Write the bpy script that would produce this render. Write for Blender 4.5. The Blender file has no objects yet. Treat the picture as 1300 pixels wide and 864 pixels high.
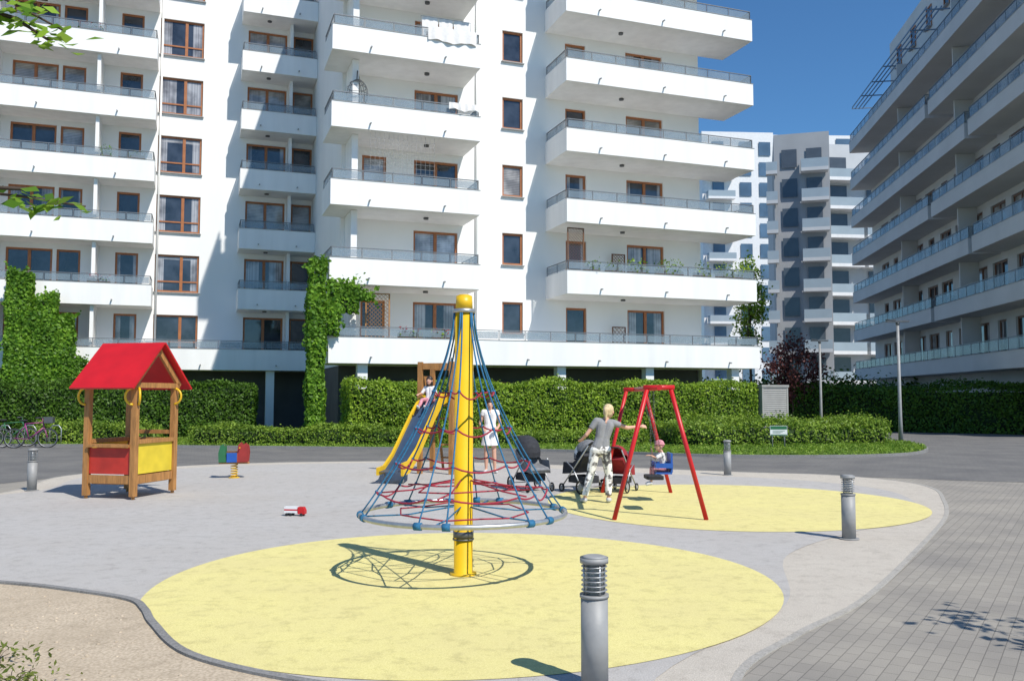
import bpy, math, random
import numpy as np
from mathutils import Vector, Matrix
random.seed(7); rng=np.random.default_rng(7)
scene=bpy.context.scene
col=scene.collection
R=math.radians

# ------------------------------------------------------------------ mesh builder
class MB:
    def __init__(s): s.v=[];s.f=[];s.m=[];s.s=[]
    def add(s,vs,fs,mi=0,sm=False):
        o=len(s.v); s.v+=[tuple(p) for p in vs]
        s.f+=[tuple(i+o for i in f) for f in fs]; s.m+=[mi]*len(fs); s.s+=[sm]*len(fs); return s
    def box(s,x0,x1,y0,y1,z0,z1,mi=0):
        x0,x1=sorted((x0,x1));y0,y1=sorted((y0,y1));z0,z1=sorted((z0,z1))
        v=[(x0,y0,z0),(x1,y0,z0),(x1,y1,z0),(x0,y1,z0),(x0,y0,z1),(x1,y0,z1),(x1,y1,z1),(x0,y1,z1)]
        return s.add(v,[(0,3,2,1),(4,5,6,7),(0,1,5,4),(1,2,6,5),(2,3,7,6),(3,0,4,7)],mi)
    def beam(s,p,q,w,h,mi=0,up=(0,0,1)):
        p=Vector(p);q=Vector(q);d=(q-p).normalized();a=d.cross(Vector(up))
        if a.length<1e-3:a=d.cross(Vector((0,1,0)))
        a.normalize();b=a.cross(d).normalized();a=a*w/2;b=b*h/2
        v=[p-a-b,p+a-b,p+a+b,p-a+b,q-a-b,q+a-b,q+a+b,q-a+b]
        return s.add(v,[(0,1,2,3),(7,6,5,4),(0,4,5,1),(1,5,6,2),(2,6,7,3),(3,7,4,0)],mi)
    def tube(s,pts,r,n=8,mi=0,closed=False,caps=True):
        P=[Vector(p) for p in pts];m=len(P)
        rs=r if isinstance(r,(list,tuple)) else [r]*m
        vs=[];fs=[];pa=None
        for i in range(m):
            if closed: d=P[(i+1)%m]-P[i-1]
            else: d=P[min(i+1,m-1)]-P[max(i-1,0)]
            d.normalize()
            if pa is None:
                a=d.cross(Vector((0,0,1)))
                if a.length<.05:a=d.cross(Vector((0,1,0)))
            else: a=pa-d*pa.dot(d)
            a.normalize();pa=a;b=d.cross(a)
            for k in range(n):
                t=2*math.pi*k/n; vs.append(P[i]+(a*math.cos(t)+b*math.sin(t))*rs[i])
        for i in range(m if closed else m-1):
            j=(i+1)%m
            for k in range(n):
                l=(k+1)%n; fs.append((i*n+k,i*n+l,j*n+l,j*n+k))
        s.add(vs,fs,mi,True)
        if caps and not closed:
            o=len(s.v)-m*n
            s.f.append(tuple(o+k for k in range(n))[::-1]);s.m.append(mi);s.s.append(False)
            s.f.append(tuple(o+(m-1)*n+k for k in range(n)));s.m.append(mi);s.s.append(False)
        return s
    def cyl(s,p,q,r,r2=None,n=14,mi=0): return s.tube([p,q],[r,r if r2 is None else r2],n,mi)
    def ball(s,c,r,n=12,mi=0):
        rx,ry,rz=(r,r,r) if isinstance(r,(int,float)) else r
        h=max(4,n//2);vs=[];fs=[]
        vs.append((c[0],c[1],c[2]-rz))
        for i in range(1,h):
            a=-math.pi/2+math.pi*i/h
            for k in range(n):
                t=2*math.pi*k/n; vs.append((c[0]+rx*math.cos(a)*math.cos(t),c[1]+ry*math.cos(a)*math.sin(t),c[2]+rz*math.sin(a)))
        vs.append((c[0],c[1],c[2]+rz)); L=len(vs)-1
        for k in range(n):
            fs.append((0,1+(k+1)%n,1+k)); fs.append((L,L-n+k,L-n+(k+1)%n))
        for i in range(h-2):
            for k in range(n):
                l=(k+1)%n; fs.append((1+i*n+k,1+i*n+l,1+(i+1)*n+l,1+(i+1)*n+k))
        return s.add(vs,fs,mi,True)
    def prism(s,poly,z0,z1,mi=0,M=None):
        n=len(poly); v=[Vector((p[0],p[1],z0)) for p in poly]+[Vector((p[0],p[1],z1)) for p in poly]
        if M is not None: v=[M@p for p in v]
        f=[tuple(range(n))[::-1],tuple(range(n,2*n))]+[(i,(i+1)%n,n+(i+1)%n,n+i) for i in range(n)]
        return s.add(v,f,mi)
    def mesh(s,name,off=(0,0,0)):
        me=bpy.data.meshes.new(name)
        vs=[(v[0]-off[0],v[1]-off[1],v[2]-off[2]) for v in s.v] if any(off) else s.v
        me.from_pydata(vs,[],s.f)
        me.polygons.foreach_set('material_index',s.m); me.polygons.foreach_set('use_smooth',s.s); me.update(); return me

def meta(o,label=None,cat=None,group=None,kind=None):
    if label:o['label']=label
    if cat:o['category']=cat
    if group:o['group']=group
    if kind:o['kind']=kind
    return o
def thing(name,label,cat,loc=(0,0,0),rot=0,group=None):
    o=bpy.data.objects.new(name,None); o.empty_display_size=.2; col.objects.link(o)
    o.location=loc; o.rotation_euler=(0,0,rot); return meta(o,label,cat,group)
def part(name,mb,mats,parent=None,loc=(0,0,0),rot=0,label=None,cat=None,group=None,kind=None,off=(0,0,0)):
    me=mb.mesh(name,off) if isinstance(mb,MB) else mb
    for m in (mats if isinstance(mats,(list,tuple)) else [mats]): me.materials.append(m)
    o=bpy.data.objects.new(name,me); col.objects.link(o); o.location=loc; o.rotation_euler=(0,0,rot)
    if parent:o.parent=parent
    return meta(o,label,cat,group,kind)
def dup(o,parent=None,loc=None,rot=None,label=None):
    c=o.copy(); col.objects.link(c)
    c.parent=parent
    if loc is not None:c.location=loc
    if rot is not None:c.rotation_euler=(0,0,rot)
    if label:c['label']=label
    for ch in list(o.children):
        if ch is not c: dup(ch,c)
    return c

# ------------------------------------------------------------------ materials
def newmat(name):
    m=bpy.data.materials.new(name); m.use_nodes=True; nt=m.node_tree
    return m,nt,nt.nodes['Principled BSDF']
def node(nt,t,**kw):
    n=nt.nodes.new(t)
    for k,v in kw.items(): setattr(n,k,v)
    return n
def mat(name,c,rough=.6,metal=0,ns=3,amt=.15,bump=0,bs=40,c2=None,detail=5,spec=None,coord='Object',stretch=None,alpha=None,ramp=(.3,.7)):
    m,nt,b=newmat(name); L=nt.links.new
    b.inputs['Roughness'].default_value=rough; b.inputs['Metallic'].default_value=metal
    if spec is not None:b.inputs['Specular IOR Level'].default_value=spec
    if coord=='World': g=node(nt,'ShaderNodeNewGeometry'); src=g.outputs['Position']
    else: g=node(nt,'ShaderNodeTexCoord'); src=g.outputs['Object']
    if stretch:
        mp=node(nt,'ShaderNodeMapping'); mp.inputs['Scale'].default_value=stretch; L(src,mp.inputs['Vector']); src=mp.outputs[0]
    n=node(nt,'ShaderNodeTexNoise'); n.inputs['Scale'].default_value=ns; n.inputs['Detail'].default_value=detail; L(src,n.inputs['Vector'])
    r=node(nt,'ShaderNodeValToRGB'); L(n.outputs['Fac'],r.inputs[0])
    c2=c2 or tuple(x*(1-amt*2) for x in c)
    r.color_ramp.elements[0].position=ramp[0]; r.color_ramp.elements[1].position=ramp[1]
    r.color_ramp.elements[0].color=(*c2,1); r.color_ramp.elements[1].color=(*c,1)
    L(r.outputs[0],b.inputs['Base Color'])
    if bump:
        n2=node(nt,'ShaderNodeTexNoise'); n2.inputs['Scale'].default_value=bs; n2.inputs['Detail'].default_value=6; L(src,n2.inputs['Vector'])
        bp=node(nt,'ShaderNodeBump'); bp.inputs['Strength'].default_value=bump; bp.inputs['Distance'].default_value=.02; L(n2.outputs[0],bp.inputs['Height']); L(bp.outputs[0],b.inputs['Normal'])
    if alpha is not None: b.inputs['Alpha'].default_value=alpha
    return m
def granular(name,c,c2,gs=120,big=.7,bigamt=.25,rough=.9,stain=(.3,.3,.3)):
    m,nt,b=newmat(name);L=nt.links.new; b.inputs['Roughness'].default_value=rough; b.inputs['Specular IOR Level'].default_value=.2
    g=node(nt,'ShaderNodeNewGeometry')
    n=node(nt,'ShaderNodeTexNoise'); n.inputs['Scale'].default_value=gs; n.inputs['Detail'].default_value=3; L(g.outputs['Position'],n.inputs['Vector'])
    r=node(nt,'ShaderNodeValToRGB'); r.color_ramp.elements[0].position=.38; r.color_ramp.elements[1].position=.62
    r.color_ramp.elements[0].color=(*c2,1); r.color_ramp.elements[1].color=(*c,1); L(n.outputs[0],r.inputs[0])
    n2=node(nt,'ShaderNodeTexNoise'); n2.inputs['Scale'].default_value=big; n2.inputs['Detail'].default_value=9; n2.inputs['Roughness'].default_value=.65; L(g.outputs['Position'],n2.inputs['Vector'])
    r2=node(nt,'ShaderNodeValToRGB'); r2.color_ramp.elements[0].position=.38; r2.color_ramp.elements[1].position=.62
    r2.color_ramp.elements[0].color=(bigamt,)*3+(1,); r2.color_ramp.elements[1].color=(0,0,0,1); L(n2.outputs[0],r2.inputs[0])
    mx=node(nt,'ShaderNodeMixRGB'); L(r2.outputs[0],mx.inputs[0]); L(r.outputs[0],mx.inputs[1]); mx.inputs[2].default_value=(*stain,1)
    n3=node(nt,'ShaderNodeTexNoise'); n3.inputs['Scale'].default_value=5; n3.inputs['Detail'].default_value=10; n3.inputs['Roughness'].default_value=.8; L(g.outputs['Position'],n3.inputs['Vector'])
    r3=node(nt,'ShaderNodeValToRGB'); r3.color_ramp.elements[0].position=.3; r3.color_ramp.elements[0].color=(.68,.67,.66,1); r3.color_ramp.elements[1].position=.5; r3.color_ramp.elements[1].color=(1,1,1,1); L(n3.outputs[0],r3.inputs[0])
    m3=node(nt,'ShaderNodeMixRGB',blend_type='MULTIPLY'); m3.inputs[0].default_value=.85; L(mx.outputs[0],m3.inputs[1]); L(r3.outputs[0],m3.inputs[2]); L(m3.outputs[0],b.inputs['Base Color'])
    bp=node(nt,'ShaderNodeBump'); bp.inputs['Strength'].default_value=.3; bp.inputs['Distance'].default_value=.01; L(n.outputs[0],bp.inputs['Height']); L(bp.outputs[0],b.inputs['Normal'])
    return m
def paver(name,c1,c2,mort,ang,w=.2,h=.1):
    m,nt,b=newmat(name);L=nt.links.new; b.inputs['Roughness'].default_value=.85; b.inputs['Specular IOR Level'].default_value=.25
    g=node(nt,'ShaderNodeNewGeometry'); mp=node(nt,'ShaderNodeMapping'); mp.inputs['Rotation'].default_value=(0,0,-ang); L(g.outputs['Position'],mp.inputs[0])
    br=node(nt,'ShaderNodeTexBrick'); L(mp.outputs[0],br.inputs['Vector'])
    br.inputs['Color1'].default_value=(*c1,1); br.inputs['Color2'].default_value=(*c2,1); br.inputs['Mortar'].default_value=(*mort,1)
    br.inputs['Scale'].default_value=1; br.inputs['Mortar Size'].default_value=.004; br.inputs['Brick Width'].default_value=w; br.inputs['Row Height'].default_value=h; br.inputs['Mortar Smooth'].default_value=.3
    n=node(nt,'ShaderNodeTexNoise'); n.inputs['Scale'].default_value=.9; n.inputs['Detail'].default_value=9; L(g.outputs['Position'],n.inputs['Vector'])
    r=node(nt,'ShaderNodeValToRGB'); r.color_ramp.elements[0].position=.35; r.color_ramp.elements[0].color=(.80,.80,.80,1); r.color_ramp.elements[1].position=.65; r.color_ramp.elements[1].color=(1.05,1.04,1,1); L(n.outputs[0],r.inputs[0])
    n2=node(nt,'ShaderNodeTexNoise'); n2.inputs['Scale'].default_value=150; L(g.outputs['Position'],n2.inputs['Vector'])
    mx=node(nt,'ShaderNodeMixRGB',blend_type='MULTIPLY'); mx.inputs[0].default_value=1; L(br.outputs[0],mx.inputs[1]); L(r.outputs[0],mx.inputs[2])
    mx2=node(nt,'ShaderNodeMixRGB',blend_type='OVERLAY'); mx2.inputs[0].default_value=.35; L(mx.outputs[0],mx2.inputs[1]); L(n2.outputs[0],mx2.inputs[2])
    L(mx2.outputs[0],b.inputs['Base Color'])
    bp=node(nt,'ShaderNodeBump'); bp.inputs['Strength'].default_value=.4; bp.inputs['Distance'].default_value=.006; bp.invert=True; L(br.outputs['Fac'],bp.inputs['Height']); L(bp.outputs[0],b.inputs['Normal'])
    return m
def leafmat(name,a,b_,c=None,trans=.3):
    m=bpy.data.materials.new(name); m.use_nodes=True; nt=m.node_tree; nt.nodes.clear(); L=nt.links.new
    g=node(nt,'ShaderNodeNewGeometry'); r=node(nt,'ShaderNodeValToRGB'); L(g.outputs['Random Per Island'],r.inputs[0])
    r.color_ramp.elements[0].color=(*a,1); r.color_ramp.elements[1].color=(*b_,1)
    if c: e=r.color_ramp.elements.new(.9); e.color=(*c,1)
    n=node(nt,'ShaderNodeTexNoise'); n.inputs['Scale'].default_value=1.3; n.inputs['Detail'].default_value=4; L(g.outputs['Position'],n.inputs['Vector'])
    rr=node(nt,'ShaderNodeValToRGB'); rr.color_ramp.elements[0].position=.35; rr.color_ramp.elements[0].color=(.65,.7,.6,1); rr.color_ramp.elements[1].position=.65; rr.color_ramp.elements[1].color=(1.15,1.1,.95,1); L(n.outputs[0],rr.inputs[0])
    mx=node(nt,'ShaderNodeMixRGB',blend_type='MULTIPLY'); mx.inputs[0].default_value=1; L(r.outputs[0],mx.inputs[1]); L(rr.outputs[0],mx.inputs[2])
    p=node(nt,'ShaderNodeBsdfPrincipled'); p.inputs['Roughness'].default_value=.5; p.inputs['Specular IOR Level'].default_value=.3; L(mx.outputs[0],p.inputs['Base Color'])
    t=node(nt,'ShaderNodeBsdfTranslucent'); L(mx.outputs[0],t.inputs[0])
    ms=node(nt,'ShaderNodeMixShader'); ms.inputs[0].default_value=trans; L(p.outputs[0],ms.inputs[1]); L(t.outputs[0],ms.inputs[2])
    o=node(nt,'ShaderNodeOutputMaterial'); L(ms.outputs[0],o.inputs[0]); return m
def panemat(name,dark=(.035,.040,.048),cur=(.46,.44,.41)):
    m,nt,b=newmat(name);L=nt.links.new
    b.inputs['Roughness'].default_value=.05; b.inputs['Specular IOR Level'].default_value=.9
    oi=node(nt,'ShaderNodeObjectInfo'); tc=node(nt,'ShaderNodeTexCoord'); sp=node(nt,'ShaderNodeSeparateXYZ'); L(tc.outputs['Object'],sp.inputs[0])
    def M(op,a,bb=None):
        n=node(nt,'ShaderNodeMath',operation=op)
        for i,x in enumerate((a,bb)):
            if x is None: continue
            if isinstance(x,(int,float)): n.inputs[i].default_value=x
            else: L(x,n.inputs[i])
        return n.outputs[0]
    rnd=oi.outputs['Random']; r2=M('FRACT',M('MULTIPLY',rnd,17.3)); r3=M('FRACT',M('MULTIPLY',rnd,53.7)); r4=M('FRACT',M('MULTIPLY',rnd,91.7))
    ax=M('ABSOLUTE',sp.outputs['X'])
    side=M('MULTIPLY',M('GREATER_THAN',ax,M('ADD',M('MULTIPLY',r2,.7),.10)),M('GREATER_THAN',r3,.35))
    wob=M('MULTIPLY',M('SINE',M('MULTIPLY',sp.outputs['X'],9.0)),2.0)
    fold=M('ADD',M('MULTIPLY',M('SINE',M('ADD',M('MULTIPLY',sp.outputs['X'],38.0),wob)),.13),.6)
    bl=M('MULTIPLY',M('GREATER_THAN',sp.outputs['Z'],M('MULTIPLY',r2,2.2)),M('LESS_THAN',rnd,.36))
    slat=M('ADD',M('MULTIPLY',M('SINE',M('MULTIPLY',sp.outputs['Z'],80.0)),.2),.65)
    c1=node(nt,'ShaderNodeMixRGB'); L(M('MULTIPLY',side,fold),c1.inputs[0]); c1.inputs[1].default_value=(*dark,1); c1.inputs[2].default_value=(*cur,1)
    cc=node(nt,'ShaderNodeMixRGB'); L(r4,cc.inputs[0]); cc.inputs[1].default_value=(.46,.48,.49,1); cc.inputs[2].default_value=(.46,.39,.29,1)
    c2=node(nt,'ShaderNodeMixRGB'); L(M('MULTIPLY',bl,slat),c2.inputs[0]); L(c1.outputs[0],c2.inputs[1]); L(cc.outputs[0],c2.inputs[2])
    n=node(nt,'ShaderNodeTexNoise'); n.inputs['Scale'].default_value=1.1; n.inputs['Detail'].default_value=3; g=node(nt,'ShaderNodeNewGeometry'); L(g.outputs['Position'],n.inputs['Vector'])
    r=node(nt,'ShaderNodeValToRGB'); r.color_ramp.elements[0].position=.4; r.color_ramp.elements[0].color=(.55,.55,.6,1); r.color_ramp.elements[1].position=.6; r.color_ramp.elements[1].color=(1.3,1.35,1.5,1); L(n.outputs[0],r.inputs[0])
    mx=node(nt,'ShaderNodeMixRGB',blend_type='MULTIPLY'); mx.inputs[0].default_value=1; L(c2.outputs[0],mx.inputs[1]); L(r.outputs[0],mx.inputs[2])
    L(mx.outputs[0],b.inputs['Base Color']); return m

PLASTER=mat('white plaster',(.88,.87,.845),.85,ns=.5,amt=.04,bump=.15,bs=60,coord='World',stretch=(1,1,.35),detail=8)
BAND=mat('white balcony plaster',(.89,.88,.86),.8,ns=.9,amt=.05,bump=.1,bs=60,coord='World',stretch=(2.2,2.2,.3),detail=8)
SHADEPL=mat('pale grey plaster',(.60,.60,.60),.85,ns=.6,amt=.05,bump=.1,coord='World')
GREYW=mat('shade-darkened render',(.11,.105,.10),.8,ns=1,amt=.15,coord='World')  # shade of the recess below the podium is put into this dark colour
MIDG=mat('mid grey render',(.36,.37,.385),.8,ns=.5,amt=.05,coord='World')
LTG=mat('light grey render',(.56,.575,.59),.8,ns=.5,amt=.05,coord='World')
VENTG=mat('vent beige grey paint',(.36,.35,.33),.7,ns=2,amt=.1)
PANE=panemat('window glass'); PANEB=mat('blue tinted glass',(.12,.20,.30),.12,ns=.3,amt=.2,coord='World'); PANED=mat('grey window glass',(.09,.105,.125),.1,ns=1,amt=.1)
FARGL=mat('frosted balcony glass',(.34,.41,.46),.3,ns=1,amt=.05)
FRAME=mat('brown window frame',(.42,.15,.05),.5,ns=6,amt=.12); FRAMED=mat('dark brown window frame',(.20,.095,.055),.5,ns=6,amt=.12)
GLASS=mat('balcony glass',(.30,.37,.42),.08,ns=.8,amt=.1,alpha=.48,coord='World')
STEEL=mat('brushed steel',(.50,.51,.52),.4,.7,ns=20,amt=.1)
GSTEEL=mat('grey painted steel',(.33,.33,.325),.55,.05,ns=8,amt=.10,bump=.05)
DSTEEL=mat('dark steel',(.13,.135,.14),.45,.4,ns=8,amt=.1)
RSTEEL=mat('railing steel',(.20,.215,.23),.45,.3,ns=8,amt=.1)
RED=mat('red paint',(.60,.012,.016),.4,ns=3,amt=.1)
REDP=mat('red panel',(.55,.035,.02),.5,ns=4,amt=.15)
YEL=mat('yellow paint',(.82,.50,.012),.4,ns=3,amt=.1,bump=.04)
YELP=mat('yellow panel',(.80,.60,.04),.5,ns=4,amt=.1)
BLUE=mat('blue rope',(.025,.17,.34),.8,ns=60,amt=.2)
BLUEP=mat('blue plastic',(.02,.10,.42),.4,ns=5,amt=.1)
CRIM=mat('crimson rope',(.40,.025,.06),.8,ns=60,amt=.2)
WOOD=mat('warm timber',(.50,.235,.07),.6,ns=5,amt=.22,stretch=(6,6,.8),bump=.1)
DWOOD=mat('dark timber',(.22,.10,.045),.7,ns=5,amt=.22,stretch=(6,6,.8))
BLACK=mat('black rubber',(.018,.018,.02),.7,ns=10,amt=.1)
DFAB=mat('dark fabric',(.035,.037,.045),.85,ns=15,amt=.2)
GFAB=mat('grey fabric',(.22,.225,.235),.85,ns=15,amt=.2)
RFAB=mat('red fabric',(.36,.02,.03),.8,ns=10,amt=.2)
WHITE=mat('white paint',(.8,.8,.8),.4,ns=3,amt=.05)
GREENP=mat('green paint',(.025,.15,.06),.5,ns=3,amt=.1)
REDD=mat('dull red panel',(.34,.03,.025),.5,ns=4,amt=.15)
PINKP=mat('magenta paint',(.35,.04,.22),.4,ns=3,amt=.1)
CLEAR=mat('clear lamp glass',(.55,.58,.60),.1,ns=3,amt=.05,alpha=.4)
SKIN=mat('skin',(.70,.39,.27),.55,ns=8,amt=.08)
HAIRB=mat('ash blonde hair',(.80,.62,.36),.6,ns=40,amt=.2,stretch=(1,1,.3))
HAIRD=mat('dark hair',(.05,.03,.02),.5,ns=40,amt=.3)
TEE=mat('grey tee cloth',(.30,.30,.31),.9,ns=8,amt=.12,bump=.3,bs=14)
CAMO=mat('patterned trousers cloth',(.90,.87,.82),.9,ns=11,amt=0,c2=(.13,.12,.12),detail=3,bump=.2,bs=12,ramp=(.42,.52))
WCLOTH=mat('white cloth',(.86,.83,.80),.9,ns=8,amt=.06,bump=.2,bs=14)
PCLOTH=mat('pink cloth',(.78,.33,.38),.9,ns=25,amt=.25)
SHOE=mat('pale shoes',(.6,.6,.6),.7,ns=8,amt=.1)
EYE=mat('dark eye',(.02,.015,.012),.3)
LIP=mat('lips',(.5,.14,.13),.5)
BARK=mat('bark',(.10,.07,.05),.9,ns=8,amt=.3,bump=.5,bs=20)
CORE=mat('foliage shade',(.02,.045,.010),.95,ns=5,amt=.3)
LEAF=leafmat('hedge leaf',(.10,.20,.018),(.26,.43,.035),(.38,.54,.06),.35)
LEAFL=leafmat('low shrub leaf',(.09,.18,.018),(.23,.39,.04),(.34,.48,.07),.35)
IVY=leafmat('ivy leaf',(.055,.16,.015),(.15,.33,.03),(.24,.44,.045),.35)
DLEAF=leafmat('dark leaf',(.05,.11,.014),(.12,.24,.028))
PLUM=leafmat('plum leaf',(.04,.012,.02),(.12,.035,.05),(.2,.07,.07))
MAPLE=leafmat('maple leaf',(.08,.20,.015),(.20,.38,.04),(.30,.48,.06),trans=.45)
GRASSM=leafmat('grass blade',(.10,.22,.015),(.25,.43,.04),(.33,.46,.08))
FLOWR=leafmat('red petals',(.5,.02,.03),(.7,.05,.05))
DRYM=leafmat('weed leaf',(.12,.16,.03),(.27,.32,.08))

# ------------------------------------------------------------------ foliage
def leafarr(P,size,nrm=None,spread=.8,aspect=.6):
    n=len(P); d=rng.normal(size=(n,3)); d/=np.linalg.norm(d,axis=1)[:,None]
    if nrm is not None: d=nrm+d*spread; d/=np.linalg.norm(d,axis=1)[:,None]
    a=np.cross(d,rng.normal(size=(n,3))); a/=np.linalg.norm(a,axis=1)[:,None]; b=np.cross(d,a)
    s=(size*rng.uniform(.6,1.25,n))[:,None]
    V=np.stack([P-a*s,P-b*s*aspect+a*s*.1+d*s*.12,P+a*s,P+b*s*aspect+a*s*.1+d*s*.12],1)
    return V.reshape(-1,3)
def foliage(name,V,mats,core=None,parent=None,loc=(0,0,0),**kw):
    n=len(V)//4; cv=np.array(core.v,dtype=float).reshape(-1,3) if core and core.v else np.zeros((0,3))
    me=bpy.data.meshes.new(name)
    cf=core.f if core else []
    nv=len(V)+len(cv); loops=n*4+sum(len(f) for f in cf)
    me.vertices.add(nv); me.vertices.foreach_set('co',(np.vstack([V,cv])-np.array(loc)).ravel())
    me.loops.add(loops); li=np.concatenate([np.arange(n*4),np.array([i+len(V) for f in cf for i in f],dtype=int)]).astype(np.int32)
    me.loops.foreach_set('vertex_index',li)
    me.polygons.add(n+len(cf)); tot=np.array([4]*n+[len(f) for f in cf],dtype=np.int32)
    me.polygons.foreach_set('loop_start',np.concatenate([[0],np.cumsum(tot)[:-1]]).astype(np.int32))
    me.polygons.foreach_set('material_index',np.array([0]*n+[1]*len(cf),dtype=np.int32)); me.update(calc_edges=True); me.validate()
    return part(name,me,mats,parent,loc=loc,**kw)
def lump(P,f=1.7):
    return (np.sin(P[:,0]*f*1.1+P[:,2]*2.1)+np.sin(P[:,1]*f*1.7+P[:,0]*2.3*f+1.3)+np.sin(P[:,2]*f*2.3+P[:,1]*1.9+P[:,0]*f))/3
def hedgepts(p,q,th,h,dens,z0=0,rough=.12,topvar=.1):
    p=np.array(p,float);q=np.array(q,float);L=np.linalg.norm(q-p);d=(q-p)/L;nn=np.array([d[1],-d[0]])
    out=[];nr=[]
    def face(n,fn,normal):
        u=rng.random(n);w=rng.random(n);X=fn(u,w);out.append(X);nr.append(np.tile(normal,(n,1)))
    def pt(al,ac,z): return np.column_stack([p[0]+d[0]*al+nn[0]*ac,p[1]+d[1]*al+nn[1]*ac,z])
    N3=lambda v:np.array([v[0],v[1],0.])
    face(int(L*h*dens),lambda u,w:pt(u*L,np.full_like(u,th/2),z0+w*h),N3(nn)+[0,0,.2])
    face(int(L*h*dens*.25),lambda u,w:pt(u*L,np.full_like(u,-th/2),z0+w*h),-N3(nn))
    face(int(L*th*dens*1.2),lambda u,w:pt(u*L,(w-.5)*th,np.full_like(u,z0+h)),np.array([0,0,1.]))
    face(int(th*h*dens),lambda u,w:pt(np.zeros_like(u),(u-.5)*th,z0+w*h),-N3(d))
    face(int(th*h*dens),lambda u,w:pt(np.full_like(u,L),(u-.5)*th,z0+w*h),N3(d))
    P=np.vstack(out);Nn=np.vstack(nr)
    lv=lump(P); P=P+Nn*((lv*rough)+rng.normal(0,rough*.35,len(P)))[:,None]
    zt=(P[:,2]-z0)/h; P[:,2]+=zt*topvar*np.sin(P[:,0]*1.3+P[:,1]*.7)+zt**4*rng.normal(0,topvar*.5,len(P))
    P[:,2]=np.maximum(P[:,2],z0+.01)
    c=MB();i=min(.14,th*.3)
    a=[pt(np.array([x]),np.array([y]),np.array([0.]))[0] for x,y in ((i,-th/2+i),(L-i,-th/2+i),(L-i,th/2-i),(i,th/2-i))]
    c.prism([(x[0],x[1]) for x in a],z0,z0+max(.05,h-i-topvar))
    return P,Nn,c
def hedge(name,label,p,q,th,h,m,dens=330,size=.07,rough=.12,topvar=.08,cat='hedge',z0=0.0):
    P,Nn,c=hedgepts(p,q,th,h,dens,z0,rough,topvar)
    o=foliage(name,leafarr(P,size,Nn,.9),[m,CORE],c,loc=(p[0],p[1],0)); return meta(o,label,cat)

# facade frame of the big white block: s runs along the front, t away from it
def W(s,t,z=0): return (.9397*s-.3420*t,.3420*s+.9397*t,z)

# ------------------------------------------------------------------ ground
def spline(pts,n=8,closed=True):
    P=[Vector(p) for p in pts];out=[];m=len(P)
    for i in range(m if closed else m-1):
        a,b,c,d=(P[(i-1)%m],P[i],P[(i+1)%m],P[(i+2)%m]) if closed else (P[max(i-1,0)],P[i],P[i+1],P[min(i+2,m-1)])
        for k in range(n):
            t=k/n; out.append(.5*((2*b)+(-a+c)*t+(2*a-5*b+4*c-d)*t*t+(-a+3*b-3*c+d)*t**3))
    if not closed: out.append(P[-1])
    return [(p.x,p.y) for p in out]
def sheet(name,poly,z,m,kind='structure'):
    mb=MB(); mb.add([(x,y,z) for x,y in poly],[tuple(range(len(poly)))])
    return part(name,mb,m,kind=kind)
PAV=paver('paver blocks',(.335,.31,.275),(.30,.278,.247),(.20,.185,.165),R(56),.2,.1)
ROADM=paver('grey road blocks',(.185,.18,.175),(.165,.16,.157),(.12,.12,.12),R(20))
GREYR=granular('grey rubber',(.51,.49,.465),(.385,.37,.352),90,.55,.4,stain=(.40,.37,.335))
SAND=granular('pale gritty border',(.60,.55,.475),(.43,.39,.33),110,.8,.35,stain=(.42,.375,.32))
YR=granular('yellow rubber',(.78,.70,.31),(.65,.575,.22),110,.9,.38,stain=(.62,.535,.26))
DIRTM=granular('dirt',(.60,.50,.375),(.42,.34,.245),45,1.2,.5,stain=(.39,.315,.225))
LAWNM=granular('lawn soil',(.12,.21,.03),(.06,.11,.015),30,.6,.3,stain=(.12,.12,.04))
KERBM=granular('kerb stone',(.27,.26,.25),(.18,.18,.175),60,1,.3)
KERBL=granular('pale edging stone',(.46,.43,.385),(.34,.32,.28),60,1,.3)
sheet('ground',[(-300,-60),(300,-60),(300,500),(-300,500)],0,PAV)
sheet('road',spline([(-60,10),(-20,11.5),(-12,13),(-10.5,17),(-8.6,21),(-4,23),(1,21.8),(5.5,20.0),(8.2,18.8),(11.5,17.6),(20,17),(60,16),(60,60),(0,64),(-60,60)],10),.004,ROADM)
bord=spline([(1.0,3.6),(1.38,5.46),(2.1,6.5),(3.07,7.65),(4.8,10.3),(6.34,12.8),(7.3,14.8),(8.0,16.6),(8.0,18.1),(7.0,19.5),(5.2,20.2),(1.0,22.3),(-3.2,23.5),(-7.6,22.4),(-9.8,19.3),(-9.3,15.6),(-12,13.4),(-18,12),(-18,8),(-12,7.6),(-4.75,7.4),(-3,6),(-1.2,3.6)],8)
sheet('play_area_border',bord,.008,SAND)
mb=MB()
for a,b in zip(bord[:17*8],bord[1:17*8+1]): mb.beam((*a,.004),(*b,.004),.06,.016)
part('kerb',mb,KERBL,kind='structure')
sheet('rubber_surface',spline([(.3,3.6),(.9,5.5),(2.3,7.4),(3.0,9.6),(4.3,11.2),(5.8,12.6),(6.7,14.6),(6.9,16.6),(5.8,18.4),(3.5,19.6),(0,21.6),(-3.2,22.9),(-7.2,21.8),(-9.2,19.1),(-8.9,15.8),(-12,13.6),(-18,12.2),(-18,8),(-12,7.6),(-4.75,7.4),(-3,6),(-1.2,3.6)],8),.012,GREYR)
def circ(cx,cy,r,n=72,w=.0): return [(cx+(r+w*math.sin(3*t+1))*math.cos(t),cy+(r+w*math.sin(3*t+1))*math.sin(t)) for t in [2*math.pi*i/n for i in range(n)]]
sheet('yellow_surface',circ(-.45,8.33,2.88,96,.04),.016,YR)
sheet('yellow_surface',circ(3.55,14.3,3.0,96,.05),.016,YR)
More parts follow.
